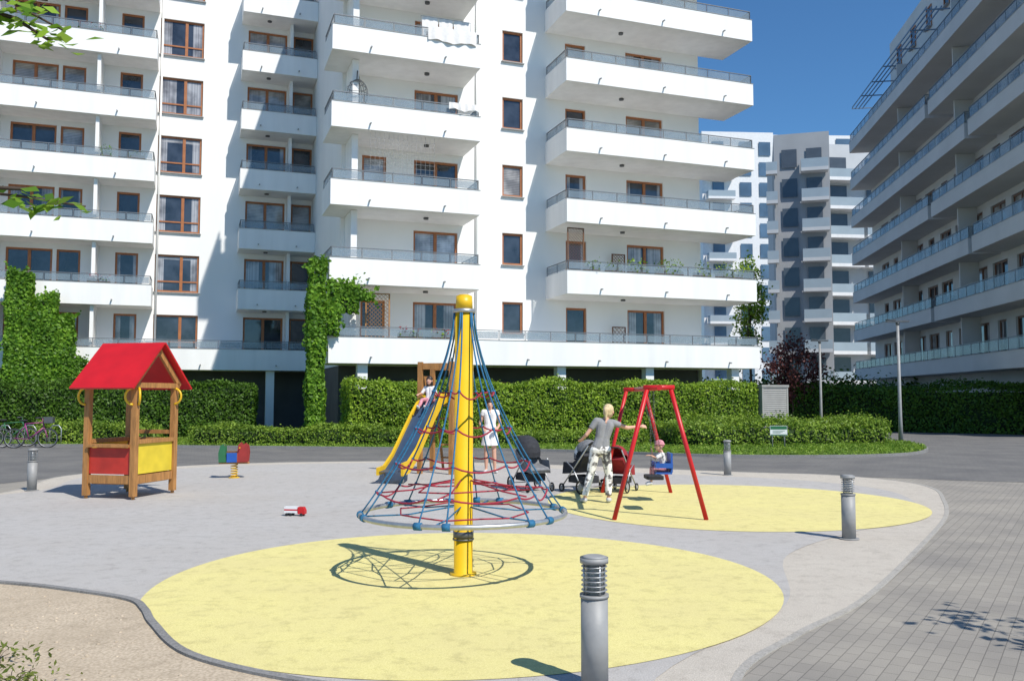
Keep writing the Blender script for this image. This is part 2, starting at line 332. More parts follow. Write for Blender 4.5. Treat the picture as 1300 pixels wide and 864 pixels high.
kb=spline([(-14,8.9),(-9,8.75),(-6.5,8.55),(-4.75,8.18),(-3.83,7.82),(-3.25,7.5),(-2.98,7.15),(-2.72,6.7),(-2.16,5.93),(-1.31,5.40),(-.5,5.1),(.3,4.6),(.6,3.4)],8,False)
dp=kb+[(.6,1.0),(-14,1.0)]
def inpoly(P,poly):
    x,y=P[:,0],P[:,1];c=np.zeros(len(P),bool);n=len(poly)
    for i in range(n):
        x1,y1=poly[i];x2,y2=poly[i-1]
        if y1==y2: continue
        c^=((y1>y)!=(y2>y))&(x<(x2-x1)*(y-y1)/(y2-y1)+x1)
    return c
sheet('dirt',dp,.02,DIRTM)
mb=MB()
for i in range(len(kb)-1): mb.beam((kb[i][0],kb[i][1],.015),(kb[i+1][0],kb[i+1][1],.015),.06,.05)
part('kerb',mb,KERBM,kind='structure')
lawn=spline([(-60,33),(-20,31),(-11,29.9),(-2.9,28.6),(1.75,27.5),(5.7,25.3),(9.1,25.0),(11.8,26.0),(13.6,28.6),(14.6,32.5),(13.5,37),(12.8,40),(12.5,44),(-60,44)],8)
sheet('lawn',lawn,.05,LAWNM)
mb=MB()
for i in range(len(lawn)):
    a=lawn[i];b=lawn[(i+1)%len(lawn)]
    if a[1]<40 and b[1]<40: mb.beam((*a,.03),(*b,.03),.1,.1)
part('kerb',mb,KERBM,kind='structure')
P=np.column_stack([rng.uniform(-22,15,90000),rng.uniform(24.9,36,90000),rng.uniform(.06,.13,90000)])
P=P[inpoly(P,lawn)]
o=foliage('grass',leafarr(P,.05,np.tile([.6,.2,.2],(len(P),1)),.9,.3),[GRASSM]); o['kind']='stuff'
mb=MB()
for i in range(700):
    x=random.uniform(-6,-1.2);y=random.uniform(4.6,8.2)
    if inpoly(np.array([[x+.1,y+.15]]),dp)[0]:
        r=random.uniform(.003,.014); mb.ball((x,y,.02),(r*1.3,r,r*.7),6)
part('pebbles',mb,DIRTM,kind='stuff')
for wx,wy,nn_ in ((-3.35,5.75,110),(-3.0,5.30,130),(-3.55,5.35,110)):
    P=np.column_stack([rng.normal(wx,.12,nn_),rng.normal(wy,.11,nn_),.03+rng.random(nn_)**2*.10])
    mb=MB()
    for i in range(9):
        a=random.uniform(0,6.28);l=random.uniform(.1,.22); mb.tube([(wx,wy,.02),(wx+.5*l*math.cos(a),wy+.5*l*math.sin(a),.08),(wx+l*math.cos(a),wy+l*math.sin(a),.07+random.uniform(-.03,.05))],.002,4)
    o=foliage('weed',leafarr(P,.026,None,aspect=.4),[DRYM,BARK],mb,loc=(wx,wy,0)); meta(o,'sparse low weed growing from the dry dirt bed','plant',group='weeds on the dirt bed')

# ------------------------------------------------------------------ windows
def mkwindow(w,h,mull,framem,panem,sill=True,transom=None,t=.095):
    mb=MB().add([(-w/2,0,0),(w/2,0,0),(w/2,0,h),(-w/2,0,h)],[(0,1,2,3)])
    p=mb.mesh('window'); p.materials.append(panem)
    fb=MB()
    fb.box(-w/2,w/2,-.05,.02,0,t);fb.box(-w/2,w/2,-.05,.02,h-t,h);fb.box(-w/2,-w/2+t,-.05,.02,t,h-t);fb.box(w/2-t,w/2,-.05,.02,t,h-t)
    for x in mull: fb.box(x-.07,x+.07,-.06,.02,t,h-t)
    if transom:
        xs=[-w/2+t]+[m for m in mull]+[w/2-t]
        for a,b in zip(xs[:-1],xs[1:]): fb.box(a+.071 if a in mull else a,b-.071 if b in mull else b,-.045,.018,transom-.035,transom+.035)
    f=fb.mesh('frame'); f.materials.append(framem)
    s=None
    if sill:
        s=MB().box(-w/2-.05,w/2+.05,-.24,-.052,-.05,-.005).mesh('sill'); s.materials.append(GSTEEL)
    return (p,f,s,w,h)
def putwin(kind,parent,loc,rot=0,frames=True):
    p,f,s,w,h=kind
    o=bpy.data.objects.new('window',p); col.objects.link(o); o.parent=parent; o.location=loc; o.rotation_euler=(0,0,rot)
    if frames:
        q=bpy.data.objects.new('frame',f); col.objects.link(q); q.parent=o
        if s: q=bpy.data.objects.new('sill',s); col.objects.link(q); q.parent=o
    return o
def wallholes(mb,fn,a0,a1,z0,z1,holes,depth=.18,mi=0):
    xs=sorted(set([round(v,4) for v in [a0,a1]+[h[0] for h in holes]+[h[1] for h in holes]]))
    zs=sorted(set([round(v,4) for v in [z0,z1]+[h[2] for h in holes]+[h[3] for h in holes]]))
    for i in range(len(xs)-1):
        for j in range(len(zs)-1):
            cx=(xs[i]+xs[i+1])/2;cz=(zs[j]+zs[j+1])/2
            if any(h[0]<cx<h[1] and h[2]<cz<h[3] for h in holes): continue
            mb.add([fn(xs[i],0,zs[j]),fn(xs[i+1],0,zs[j]),fn(xs[i+1],0,zs[j+1]),fn(xs[i],0,zs[j+1])],[(0,1,2,3)],mi)
    for h in holes:
        a,b,c,d=h
        for (p,q) in (((a,c),(b,c)),((b,c),(b,d)),((b,d),(a,d)),((a,d),(a,c))):
            mb.add([fn(p[0],0,p[1]),fn(q[0],0,q[1]),fn(q[0],depth,q[1]),fn(p[0],depth,p[1])],[(0,1,2,3)],mi)
def railing(pts,zb,zt,post=1.15):
    mb=MB()
    for a,b in zip(pts[:-1],pts[1:]):
        a=Vector((*a,0));b=Vector((*b,0));L=(b-a).length;d=(b-a)/L;n=max(1,round(L/post))
        mb.beam(a+Vector((0,0,zt)),b+Vector((0,0,zt)),.05,.035,1)
        for i in range(n+1):
            p=a+d*L*i/n; mb.beam(p+Vector((0,0,zb)),p+Vector((0,0,zt-.02)),.03,.03,1)
            if i<n:
                u=p+d*.04;v=a+d*(L*(i+1)/n)-d*.04
                mb.beam(u+Vector((0,0,(zb+zt)/2+.0)),v+Vector((0,0,(zb+zt)/2+.0)),.012,zt-zb-.10,0)
    return mb
def balcony(parent,s0,s1,t0,t1,F,off,bandm,left=True,right=True,h=.68,rt=1.1,spouts=True,slab=.35):
    g=.003*(1 if t1>t0 else -1); w=.15*(1 if t1>t0 else -1)
    mb=MB(); mb.box(s0,s1,t0,t1-g,F-slab,F); mb.box(s0,s1,t0,t0+w,F,F+h)
    if left: mb.box(s0,s0+.15,t0+w,t1-g,F,F+h)
    if right: mb.box(s1-.15,s1,t0+w,t1-g,F,F+h)
    mb.box(s0-.015,s1+.015,t0-w*.12,t0+w*1.1,F+h+.001,F+h+.022,1)
    if spouts:
        n=max(2,int((s1-s0)/3.2))
        for i in range(n):
            x=s0+(i+.5)*(s1-s0)/n; q=.16*(-1 if t1>t0 else 1)
            mb.cyl((x,t0+g*5,F-.10),(x,t0+q,F-.12),.035,n=8,mi=1)
    b=part('balcony',mb,[bandm,GSTEEL],parent,off=off)
    pts=[]
    if left: pts.append((s0+.07,t1-g*20))
    pts+= [(s0+.07,t0+w/2),(s1-.07,t0+w/2)]
    if right: pts.append((s1-.07,t1-g*20))
    part('railing',railing(pts,F+h+.02,F+rt),[GLASS,RSTEEL],b,off=off)
    return b

# ------------------------------------------------------------------ main white apartment block
S0,T0=5.0,36.6
OFF=(S0,T0,0)
bld=thing('apartment_building','long white plastered apartment block with glass-railed balconies and brown windows','building',W(S0,T0),R(20))
FL=[3.4+3.13*k for k in range(8)]
FA=[3.4+3.05*k for k in range(8)]
TB,TA=36.6,46.8
door_w=mkwindow(2.0,2.42,[0.0],FRAME,PANE,False)
door_n=mkwindow(1.05,2.42,[],FRAME,PANE,False)
win_n=mkwindow(1.0,1.45,[],FRAME,PANE,True)
win_w=mkwindow(2.1,1.9,[0.2],FRAME,PANE,True,.55)
def addw(kind,s,t,z,holes,dep=.14):
    holes.append((s-kind[3]/2,s+kind[3]/2,z,z+kind[4])); putwin(kind,bld,(s-S0,t+dep-T0,z))
hB=[];hA=[]
for k in range(7):
    F=FL[k]
    addw(door_w,9.75,TB,F+.02,hB)
    if k in(0,2,5): addw(door_n,7.0,TB,F+.02,hB)
    addw(win_n,13.35,TB,F+1.15,hB)
    addw(door_n,16.5,TB,F+.02,hB); addw(door_w,20.15,TB,F+.02,hB)
    F=FA[k]
    addw(win_w,-1.05,TA,F+.55,hA); addw(door_w,3.2,TA,F+.02,hA); addw(door_n,5.05,TA,F+.02,hA)
    addw(door_w,-7.7,TA,F+.02,hA); addw(door_n,-6.0,TA,F+.02,hA); addw(door_n,-3.4,TA,F+.02,hA)
mb=MB(); TOP=25.6
wallholes(mb,lambda a,d,z:(a,TB+d,z),5.6,23.2,3.04,TOP,hB)
mb.add([(5.6,TB,3.04),(5.6,TA,3.04),(5.6,TA,TOP),(5.6,TB,TOP)],[(0,1,2,3)])
mb.add([(23.2,TB,0),(23.2,52,0),(23.2,52,TOP),(23.2,TB,TOP)],[(0,1,2,3)])
wallholes(mb,lambda a,d,z:(a,TA+d,z),-16,5.6,3.04,TOP,hA)
mb.add([(5.6,TB,TOP),(23.2,TB,TOP),(23.2,52,TOP),(5.6,52,TOP)],[(0,1,2,3)])
mb.add([(-16,TA,TOP),(5.6,TA,TOP),(5.6,58,TOP),(-16,58,TOP)],[(0,1,2,3)])
mb.add([(-16,TA,0),(-16,58,0),(-16,58,TOP),(-16,TA,TOP)],[(0,1,2,3)])
mb.add([(-16,58,0),(23.2,52,0),(23.2,52,TOP),(-16,58,TOP)],[(0,1,2,3)])
part('wall',mb,[PLASTER],bld,off=OFF)
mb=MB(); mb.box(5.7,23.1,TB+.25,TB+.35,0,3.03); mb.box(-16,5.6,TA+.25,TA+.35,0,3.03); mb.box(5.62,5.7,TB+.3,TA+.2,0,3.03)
part('ground_floor_wall',mb,GREYW,bld,off=OFF,label='recessed ground floor wall, shade painted into its colour')
for s,t in [(6.2,34.6),(10.5,34.6),(14.8,34.6),(19.1,34.6),(23.6,34.6),(-11,45.6),(-6,45.6),(-1,45.6),(3.5,45.6)]:
    part('column',MB().box(s-.2,s+.2,t-.2,t+.2,0,3.04),PLASTER,bld,off=OFF)
gw=mkwindow(2.2,1.3,[0],FRAME,PANE,False)
for s in (8.3,12.2,16.5,20.8): putwin(gw,bld,(s-S0,TB+.24-T0,1.1))
balcony(bld,4.8,24.75,34.1,TB,FL[0],OFF,BAND)
balcony(bld,-16,5.55,45.1,TA,FA[0],OFF,BAND,left=False,right=False)
for k in range(1,7):
    F=FL[k]
    balcony(bld,4.8,11.0,34.1,TB,F,OFF,BAND)
    balcony(bld,14.95,24.65,34.1,TB,F,OFF,BAND)
    F=FA[k]
    balcony(bld,-16,-2.15,45.1,TA,F,OFF,BAND,left=False)
    balcony(bld,1.85,5.59,45.1,TA,F,OFF,BAND,right=False)
for k in range(7):
    F=FA[k]
    for s,a,b in ((-4.75,45.35,TA),(4.35,45.9,TA),(-9.2,45.35,TA)):
        part('partition_wall',MB().box(s-.08,s+.08,a,b-.004,F+.001,F+2.69),BAND,bld,off=OFF)
    part('ceiling_lamp',MB().cyl((3.2,45.9,F+2.64),(3.2,45.9,F+2.699),.11,n=12),DSTEEL,bld,off=OFF)
    F=FL[k]
    part('partition_wall',MB().box(5.75,6.0,34.9,TB-.004,F+.001,F+2.77),BAND,bld,off=OFF)
    for s,t in ((9.0,35.4),(18.3,35.4)):
        part('ceiling_lamp',MB().cyl((s,t,F+2.70),(s,t,F+2.779),.11,n=12),DSTEEL,bld,off=OFF)
for s,t in ((11.6,TB),(-2.0,TA)):
    part('downpipe',MB().cyl((s,t-.09,3.06),(s,t-.09,25.5),.05,n=10),BAND,bld,off=OFF)
mb=MB()
for i in range(15): mb.beam((6.4+i*.19,34.3,FL[2]+1.12),(6.4+i*.19,34.3,FL[2]+2.75),.008,.008)
for i in range(8): mb.beam((6.4,34.3,FL[2]+1.2+i*.19),(9.1,34.3,FL[2]+1.2+i*.19),.007,.007)
part('balcony_screen',mb,GSTEEL,bld,off=OFF)
def trellis(s0,s1,t,z0,z1,m,st=.2):
    mb=MB();w=s1-s0;h=z1-z0
    mb.box(s0,s0+.05,t,t+.04,z0,z1);mb.box(s1-.05,s1,t,t+.04,z0,z1);mb.box(s0+.05,s1-.05,t,t+.04,z1-.05,z1)
    n=int((w+h)/st)
    for i in range(1,n):
        o=i*st
        a=(s0+min(o,w),z0+max(0,o-w)); b=(s0+max(0,o-h),z0+min(o,h)); mb.beam((a[0],t+.02,a[1]),(b[0],t+.02,b[1]),.035,.01)
        a=(s1-min(o,w),z0+max(0,o-w)); b=(s1-max(0,o-h),z0+min(o,h)); mb.beam((a[0],t+.03,a[1]),(b[0],t+.03,b[1]),.035,.01)
    part('trellis',mb,m,bld,off=OFF)
trellis(15.1,15.9,34.4,FL[1]+.7,FL[1]+2.6,DWOOD,.14); trellis(18.2,18.9,36.3,FL[1]+.1,FL[1]+1.9,DWOOD,.15); trellis(6.3,7.3,34.5,FL[0]+.7,FL[0]+2.5,WOOD,.16); trellis(18.2,18.9,36.3,FL[0]+.1,FL[0]+1.6,DWOOD)
def planter(s0,s1,t,F,m,flower=None,dens=130,h=.28):
    n=int((s1-s0)*dens); P=np.column_stack([rng.uniform(s0,s1,n),rng.normal(t,.1,n),F+.75+rng.random(n)**1.3*h*(1+.6*np.sin(rng.uniform(0,6)+rng.uniform(s0,s1,n)*3))])
    Wp=np.array([W(*p) for p in P]); V=leafarr(Wp,.06)
    b=MB(); a0=W(s0,t-.1);a1=W(s1,t-.1);a2=W(s1,t+.1);a3=W(s0,t+.1); b.prism([a0[:2],a1[:2],a2[:2],a3[:2]],F+.72,F+.88)
    e=thing('flower_box','planted flower box on a balcony parapet'+(' with red blooms' if flower else ''),'flower box',W((s0+s1)/2,t,F+.72))
    L=tuple(e.location); part('box',b,DWOOD,e,off=L)
    o=foliage('plant',V,[m],None,loc=L); o.parent=e; o.location=(0,0,0)
    if flower:
        n=int((s1-s0)*35);P=np.array([W(rng.uniform(s0,s1),t-.08+rng.normal(0,.05),F+.9+rng.random()*.25) for _ in range(n)])
        o=foliage('blossom',leafarr(P,.06),[flower],None,loc=L);o.parent=e;o.location=(0,0,0)
for a,b in ((15.9,16.6),(16.9,17.7),(18.0,19.0),(19.4,20.8),(21.4,22.2),(22.6,24.0)): planter(a,b,34.33,FL[1],LEAF,None,230,.5)
planter(7.6,8.6,34.33,FL[0],LEAF,FLOWR); planter(9.0,9.8,34.33,FL[0],LEAF,FLOWR)
planter(-5.0,-4.0,45.4,FA[1],DLEAF,FLOWR); planter(-3.4,-2.6,45.4,FA[3],DLEAF); planter(-4.6,-4.1,45.4,FA[3],IVY,None,260,1.1); planter(-6,-4.6,45.4,FA[5],DLEAF,FLOWR)
def cloth(s0,s1,t,z0,z1,lab):
    mb=MB();n=24
    vs=[]
    for j in range(5):
        for i in range(n+1):
            s=s0+(s1-s0)*i/n; z=z1-(z1-z0)*j/4+(.05*math.sin(i*.4) if j==4 else 0); vs.append(W(s,t+.035*math.sin(i*1.1)*(j/4+.2),z))
    fs=[(j*(n+1)+i,j*(n+1)+i+1,(j+1)*(n+1)+i+1,(j+1)*(n+1)+i) for j in range(4) for i in range(n)]
    mb.add(vs,fs,0,True); L=W((s0+s1)/2,t,z1); part('laundry',mb,WCLOTH,loc=L,off=L,label=lab,cat='laundry')
cloth(8.7,10.8,34.02,FL[4]+.55,FL[4]+1.13,'white bed sheet hung over a balcony railing')
cloth(9.6,10.9,34.0,FL[3]+.85,FL[3]+1.14,'white towel drying over a balcony railing')
rack=thing('drying_rack','drying rack with pale laundry on a balcony','drying rack',W(9.7,34.9,FL[4]+.01),R(20))
part('frame',MB().tube([(-1.1,0,0),(-1.1,0,1.9),(1.1,0,1.9),(1.1,0,0)],.015,6),STEEL,rack)
for x0,x1,z0 in ((-1.05,-.35,1.05),(-.3,.3,.95),(.35,1.05,1.1)):
    part('cloth',MB().add([(x0+(x1-x0)*i/8,.02*math.sin(i*1.7+j),1.89-(1.89-z0)*j/3) for j in range(4) for i in range(9)],[(j*9+i,j*9+i+1,j*9+i+10,j*9+i+9) for j in range(3) for i in range(8)],0,True),WCLOTH,rack)
hc=thing('hanging_chair','dark wicker hanging egg chair on a balcony','chair',W(5.9,34.75,FL[3]+.02))
b=MB()
for i in range(10):
    a=i*math.pi/10
    b.tube([(.45*math.sin(t)*math.cos(a),.4*math.sin(t)*math.sin(a),1.25-.62*math.cos(t)) for t in [math.pi*j/10 for j in range(11)]],.011,5)
for z,r in ((.8,.30),(1.0,.40),(1.25,.43),(1.5,.40),(1.7,.28)): b.tube([(r*math.cos(t),r*.9*math.sin(t),z) for t in [i*math.pi/10 for i in range(20)]],.011,5,closed=True)
part('basket',b,DSTEEL,hc); part('stand',MB().tube([(0,.35,.03),(0,.55,1.0),(0,.45,2.1),(0,.1,2.25),(0,0,1.88)],.025,8).tube([(.4*math.cos(t),.4*math.sin(t),.03) for t in [i*math.pi/10 for i in range(20)]],.02,6,closed=True),DSTEEL,hc)

# ------------------------------------------------------------------ shaded block on the right
ang=math.atan2(.9895,.1442)
rb=thing('apartment_building','pale apartment block in shade with long balcony bands and roof pergola','building',(22.9,38.8,0),ang)
FR=[3.4+3.05*k for k in range(8)]
h=[];mb=MB()
dW=mkwindow(1.9,2.3,[0.0],FRAMED,PANE,False); dN=mkwindow(1.1,2.3,[],FRAMED,PANE,False)
for k in range(7):
    for i in range(13):
        r=-1.6+i*2.6; kd=dW if (i+k)%3 else dN
        if r<29.5:
            h.append((r-kd[3]/2,r+kd[3]/2,FR[k]+.02,FR[k]+.02+kd[4])); putwin(kd,rb,(r,-1.75,FR[k]+.02),math.pi)
wallholes(mb,lambda a,d,z:(a,-1.6-d,z),-3,30.5,0,24.75,h)
mb.add([(-3,-1.6,0),(-3,-14,0),(-3,-14,24.75),(-3,-1.6,24.75)],[(0,1,2,3)]); mb.add([(30.5,-1.6,0),(30.5,-14,0),(30.5,-14,24.75),(30.5,-1.6,24.75)],[(0,1,2,3)])
mb.add([(-3,-1.6,24.75),(30.5,-1.6,24.75),(30.5,-14,24.75),(-3,-14,24.75)],[(0,1,2,3)]); mb.add([(-3,-14,0),(30.5,-14,0),(30.5,-14,24.75),(-3,-14,24.75)],[(0,1,2,3)])
mb.box(-3,26.5,-12,-2.2,24.76,28.6)
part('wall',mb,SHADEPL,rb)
for k in range(7):
    F=FR[k]
    segs=[(-3,11.5),(12.1,30.5)] if k in(1,3,5) else [(-3,5.5),(6.0,30.5)] if k in (2,4) else [(-3,30.5)]
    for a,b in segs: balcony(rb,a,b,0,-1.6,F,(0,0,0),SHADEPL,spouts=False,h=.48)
    for r in (9.05,19.45):
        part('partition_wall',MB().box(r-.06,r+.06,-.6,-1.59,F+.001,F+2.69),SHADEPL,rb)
PERG=mat('blue grey steel',(.20,.28,.38),.4,.2,ns=4,amt=.1)
for a,b in ((-3,8.5),(11,29.0)):
    mb=MB()
    for j in range(4): mb.beam((a,.05-j*.28,24.62),(b,.05-j*.28,24.62),.045,.09)
    n=int((b-a)/2.8)
    for i in range(n+1):
        r=a+.1+(b-a-.2)*i/n; mb.beam((r,.1,24.5),(r,-1.59,24.5),.06,.07)
    part('pergola',mb,PERG,rb)
for i in range(8): putwin(win_n,rb,(1+i*3.3,-2.19,26.0),math.pi)

# ------------------------------------------------------------------ far blocks
def farblock(label,loc,rot,w,d,nf,fh,wallm,balm,wx,bal,winmat=PANED,ww=1.1,wh=1.7):
    e=thing('apartment_building',label,'building',loc,rot)
    part('wall',MB().box(0,w,0,d,0,nf*fh+1.2),wallm,e)
    fm=mkwindow(ww,wh,[],DSTEEL,winmat,False); cnt=0
    for k in range(nf):
        for x in wx:
            if cnt<98: putwin(fm,e,(x,-.12,k*fh+.7),0,False); cnt+=1
        for (a,b,dd) in bal:
            mb=MB(); mb.box(a,b,-dd,-.13,k*fh+.0,k*fh+.35,0); mb.box(a,b,-dd,-dd+.06,k*fh+.351,k*fh+1.25,1)
            mb.box(a+.02,a+.08,-dd+.07,-.13,k*fh+.351,k*fh+1.25,1)
            part('balcony',mb,[balm,FARGL],e)
    return e
farblock('grey apartment block with stacked glass balconies',(27.0,88,0),R(-16),5.4,12,9,3.05,MIDG,LTG,[1.5,3.9],[(-.8,.3,.9),(2.6,5.2,1.3)],ww=1.5,wh=1.9)
farblock('pale grey apartment block with deep white balconies',(32.8,91,0),R(6),9.0,14,9,3.05,LTG,WHITE,[1.7,6.3],[(0.0,4.0,1.5),(4.4,8.9,1.5)],ww=2.4,wh=2.1)
farblock('tall white tower with glazed strips and balconies',(28.5,128,0),R(4),11.0,14,13,3.1,WHITE,WHITE,[2.4,6.6,9.6],[(.5,4.6,1.4)],PANEB,1.8,2.1)
farblock('tall pale tower with dark blue glass strips',(40.0,134,0),R(2),15.0,14,13,3.2,WHITE,WHITE,[1.8,5.2,12.2],[(7.6,10.4,1.2)],PANEB,2.3,3.15)

# ------------------------------------------------------------------ hedges, ivy, trees
a=W(5.2,32.2);b=W(22.8,32.4); hedge('hedge','tall clipped green hedge in front of the white building',a[:2],b[:2],1.5,2.25,LEAF,520,.056,.11,.08)
a=W(-7.5,38.6);b=W(2.3,38.4); hedge('hedge','tall clipped dark green hedge beside the climbing ivy',a[:2],b[:2],1.4,2.25,DLEAF,430,.06)
hedge('low_hedge','low trimmed green hedge along the road edge',(-11.3,31.2),(-2.6,30.6),1.3,.64,LEAFL,560,.046,.08,.05)
hedge('low_hedge','low trimmed hedge beside the bicycle parking',(-17.2,32.0),(-13.0,31.6),1.2,.72,LEAFL,500,.05)
hedge('low_hedge','broad low shrub bed behind the lawn strip',(5.3,31.0),(13.2,32.6),3.0,.8,LEAFL,420,.052,.13,.1)
hedge('low_hedge','thin low shrub row below the tall hedge',(-2.4,31.0),(4.8,31.2),1.0,.5,LEAFL,450,.048,.1,.08)
hedge('hedge','long dark hedge in the shade of the pale block',(15.3,46.5),(26.5,38.6),1.6,2.2,DLEAF,220,.08,.15,.12)
hedge('hedge','dark shaded shrubbery between the far blocks',(13,60),(30,58),3,2.2,DLEAF,90,.14,.4,.4)
def ivy(label,boxes,dens=450,size=.08,ns=22):
    A=[];Nn=[];c=MB()
    for (s0,s1,t0,t1,z0,z1) in boxes:
        p=W(s0,(t0+t1)/2)[:2];q=W(s1,(t0+t1)/2)[:2]
        P,N_,cc=hedgepts(p,q,abs(t1-t0),z1-z0,dens,z0,.10,.2); A.append(P);Nn.append(N_); o=len(c.v); c.v+=cc.v; c.f+=[tuple(i+o for i in f) for f in cc.f]
    P=np.vstack(A);N_=np.vstack(Nn)
    ex=[]
    for i in range(ns):
        b=boxes[rng.integers(len(boxes))]; s=rng.uniform(b[0],b[1]);t=b[2]-.05;z=b[5]+rng.uniform(-.3,.1);ds=rng.uniform(-.25,.25)
        for j in range(10): ex.append(W(s+ds*j*.25,t,z+j*.045*rng.uniform(.4,1.1)))
    for i in range(ns//2):
        b=boxes[rng.integers(len(boxes))]; sd=int(rng.integers(2)); s=b[sd]+(-.05 if sd==0 else .05);z=b[4]+(b[5]-b[4])*rng.uniform(.3,1)
        for j in range(9): ex.append(W(s+(-1 if sd==0 else 1)*j*.02+rng.normal(0,.04),b[2]+rng.normal(0,.1),max(.1,z-j*.06+rng.normal(0,.04))))
    ex=np.array(ex);P=np.vstack([P,ex]);N_=np.vstack([N_,np.tile([.34,-.94,0],(len(ex),1))])
    L=(*W((boxes[0][0]+boxes[0][1])/2,boxes[0][2])[:2],0)
    o=foliage('climbing_ivy',leafarr(P,size,N_,.8,.8),[IVY,CORE],c,loc=L); meta(o,label,'climbing plant')
ivy('tall ivy-covered pillar with leafy side arm at the building corner',[(3.98,4.58,33.6,34.3,0,6.75),(4.7,5.9,33.8,34.0,5.0,6.0),(5.0,6.4,33.8,34.0,5.5,5.85),(4.65,5.1,33.8,34.0,4.1,5.2)])
ivy('thick ivy climbing a stepped trellis by the building',[(-8.1,-7.1,44.0,44.9,0,7.4),(-7.1,-6.1,44.0,44.9,0,6.3),(-6.1,-5.4,44.0,44.8,0,5.2),(-5.4,-4.9,44.0,44.8,0,3.2)])
def tree(name,label,loc,h,crown,rad,leafm,nclump,nleaf,size,trunk=.12,cl=.45,limbs=7,extra=None,nex=24):
    e=thing(name,label,'tree',loc)
    tb=MB(); cz=crown; tb.tube([(0,0,0),(.03,.02,h*.25),(-.04,.05,cz*.75),(0,0,cz+rad[2]*.4)],[trunk,trunk*.8,trunk*.55,trunk*.2],10)
    C=[]
    for i in range(nclump):
        v=rng.normal(size=3);v/=np.linalg.norm(v);v*=rng.uniform(.35,1)**.6
        C.append(np.array([0,0,cz])+v*np.array(rad))
    for i in range(limbs):
        c=C[i%len(C)]; tb.tube([(0,0,cz*.55+.25*rad[2]*i/limbs),(c[0]*.4,c[1]*.4,cz*.4+c[2]*.5),tuple(c)],[trunk*.45,trunk*.28,trunk*.08],6)
    if extra:
        for pts in extra: tb.tube(pts,[.014*(1-i/len(pts))+.003 for i in range(len(pts))],6)
    part('trunk',tb,BARK,e)
    P=np.vstack([c+rng.normal(0,cl*.5,(nleaf,3)) for c in C])
    V=leafarr(P,size)
    if extra:
        ex=[]
        for pts in extra:
            pv=[Vector(p) for p in pts]
            for i in range(1,len(pv)):
                for j in range(nex if i>1 else 3):
                    p=pv[i-1].lerp(pv[i],rng.random()); ex.append([p.x+rng.normal(0,.06),p.y+rng.normal(0,.10),p.z-abs(rng.normal(0,.05))+.02])
        V=np.vstack([V,leafarr(np.array(ex),size*.78,np.tile([0,-.5,1.],(len(ex),1)),.7,.75)])
    foliage('crown',V,[leafm],None,parent=e)
    return e
tree('plum_tree','small purple-leaved plum tree beside the building',(14.9,46.0,0),5,3.2,(1.5,1.3,1.7),PLUM,60,60,.09,.09)
tree('tree','slender green tree rising behind the building corner',(13.9,50.5,0),11,7.0,(.8,1.0,3.4),LEAF,46,60,.10,.10)
tree('tree','leafy maple whose low branches reach over the play area',(-6.33,4.2,0),6,4.4,(1.7,1.5,1.6),MAPLE,30,60,.07,.11,
     extra=[[(.0,.0,3.2),(1.6,.4,3.8),(2.7,.7,4.22),(3.3,.85,4.12),(3.60,.95,3.97)],[(2.6,.75,4.2),(3.3,.95,4.05),(3.5,1.0,3.92)],[(2.6,.7,4.22),(3.1,.8,4.18),(3.52,.9,4.14)],
            [(0,0,2.3),(1.6,.4,2.75),(2.8,.7,2.97),(3.4,.9,2.94),(3.74,1.0,2.9)],[(3.0,.7,2.96),(3.5,.9,2.98)]])
tree('tree','thin young tree beside the paved path',(5.28,5.0,0),3,2.25,(.6,.6,1.05),MAPLE,15,26,.07,.03,cl=.3)

# ------------------------------------------------------------------ bollards
bo=thing('bollard_light','grey steel bollard light with louvred lamp head','bollard',(.497,5.32,.012),0,'bollard lights around the play area')
part('post',MB().cyl((0,0,0),(0,0,.53),.082,n=28).cyl((0,0,.532),(0,0,.55),.088,n=28),GSTEEL,bo)
part('base_plate',MB().cyl((0,0,0.001),(0,0,.012),.12,n=24),GSTEEL,bo)
lh=MB().cyl((0,0,.551),(0,0,.735),.045,n=20,mi=0)
for i in range(6): z=.575+i*.028; lh.tube([(0,0,z),(0,0,z+.004)],[.080,.076],24,1)
for i in range(4): a=i*math.pi/2+.4; lh.cyl((.07*math.cos(a),.07*math.sin(a),.551),(.07*math.cos(a),.07*math.sin(a),.735),.006,n=6,mi=1)
part('lamp_head',lh,[CLEAR,STEEL],bo)
part('cap',MB().cyl((0,0,.736),(0,0,.768),.086,.086,28).cyl((0,0,.7685),(0,0,.779),.086,.055,28),GSTEEL,bo)
for l in ((4.13,10.75,.01),(4.79,19.4,.004),(-8.9,16.2,.01)): dup(bo,None,l)

# ------------------------------------------------------------------ street lamps
sl=thing('street_lamp','slim grey street lamp post with flat twin head','street lamp',(14.6,32.7,.05),0,'street lamps by the path')
part('post',MB().tube([(0,0,0),(0,0,1.0),(0,0,4.5)],[.09,.065,.05],14),GSTEEL,sl)
part('lamp_head',MB().beam((-.42,0,4.53),(.42,0,4.53),.16,.07).beam((-.42,0,4.60),(-.1,0,4.57),.2,.03).cyl((0,0,4.4),(0,0,4.5),.07,n=12),DSTEEL,sl)
dup(sl,None,(15.4,43.3,0))

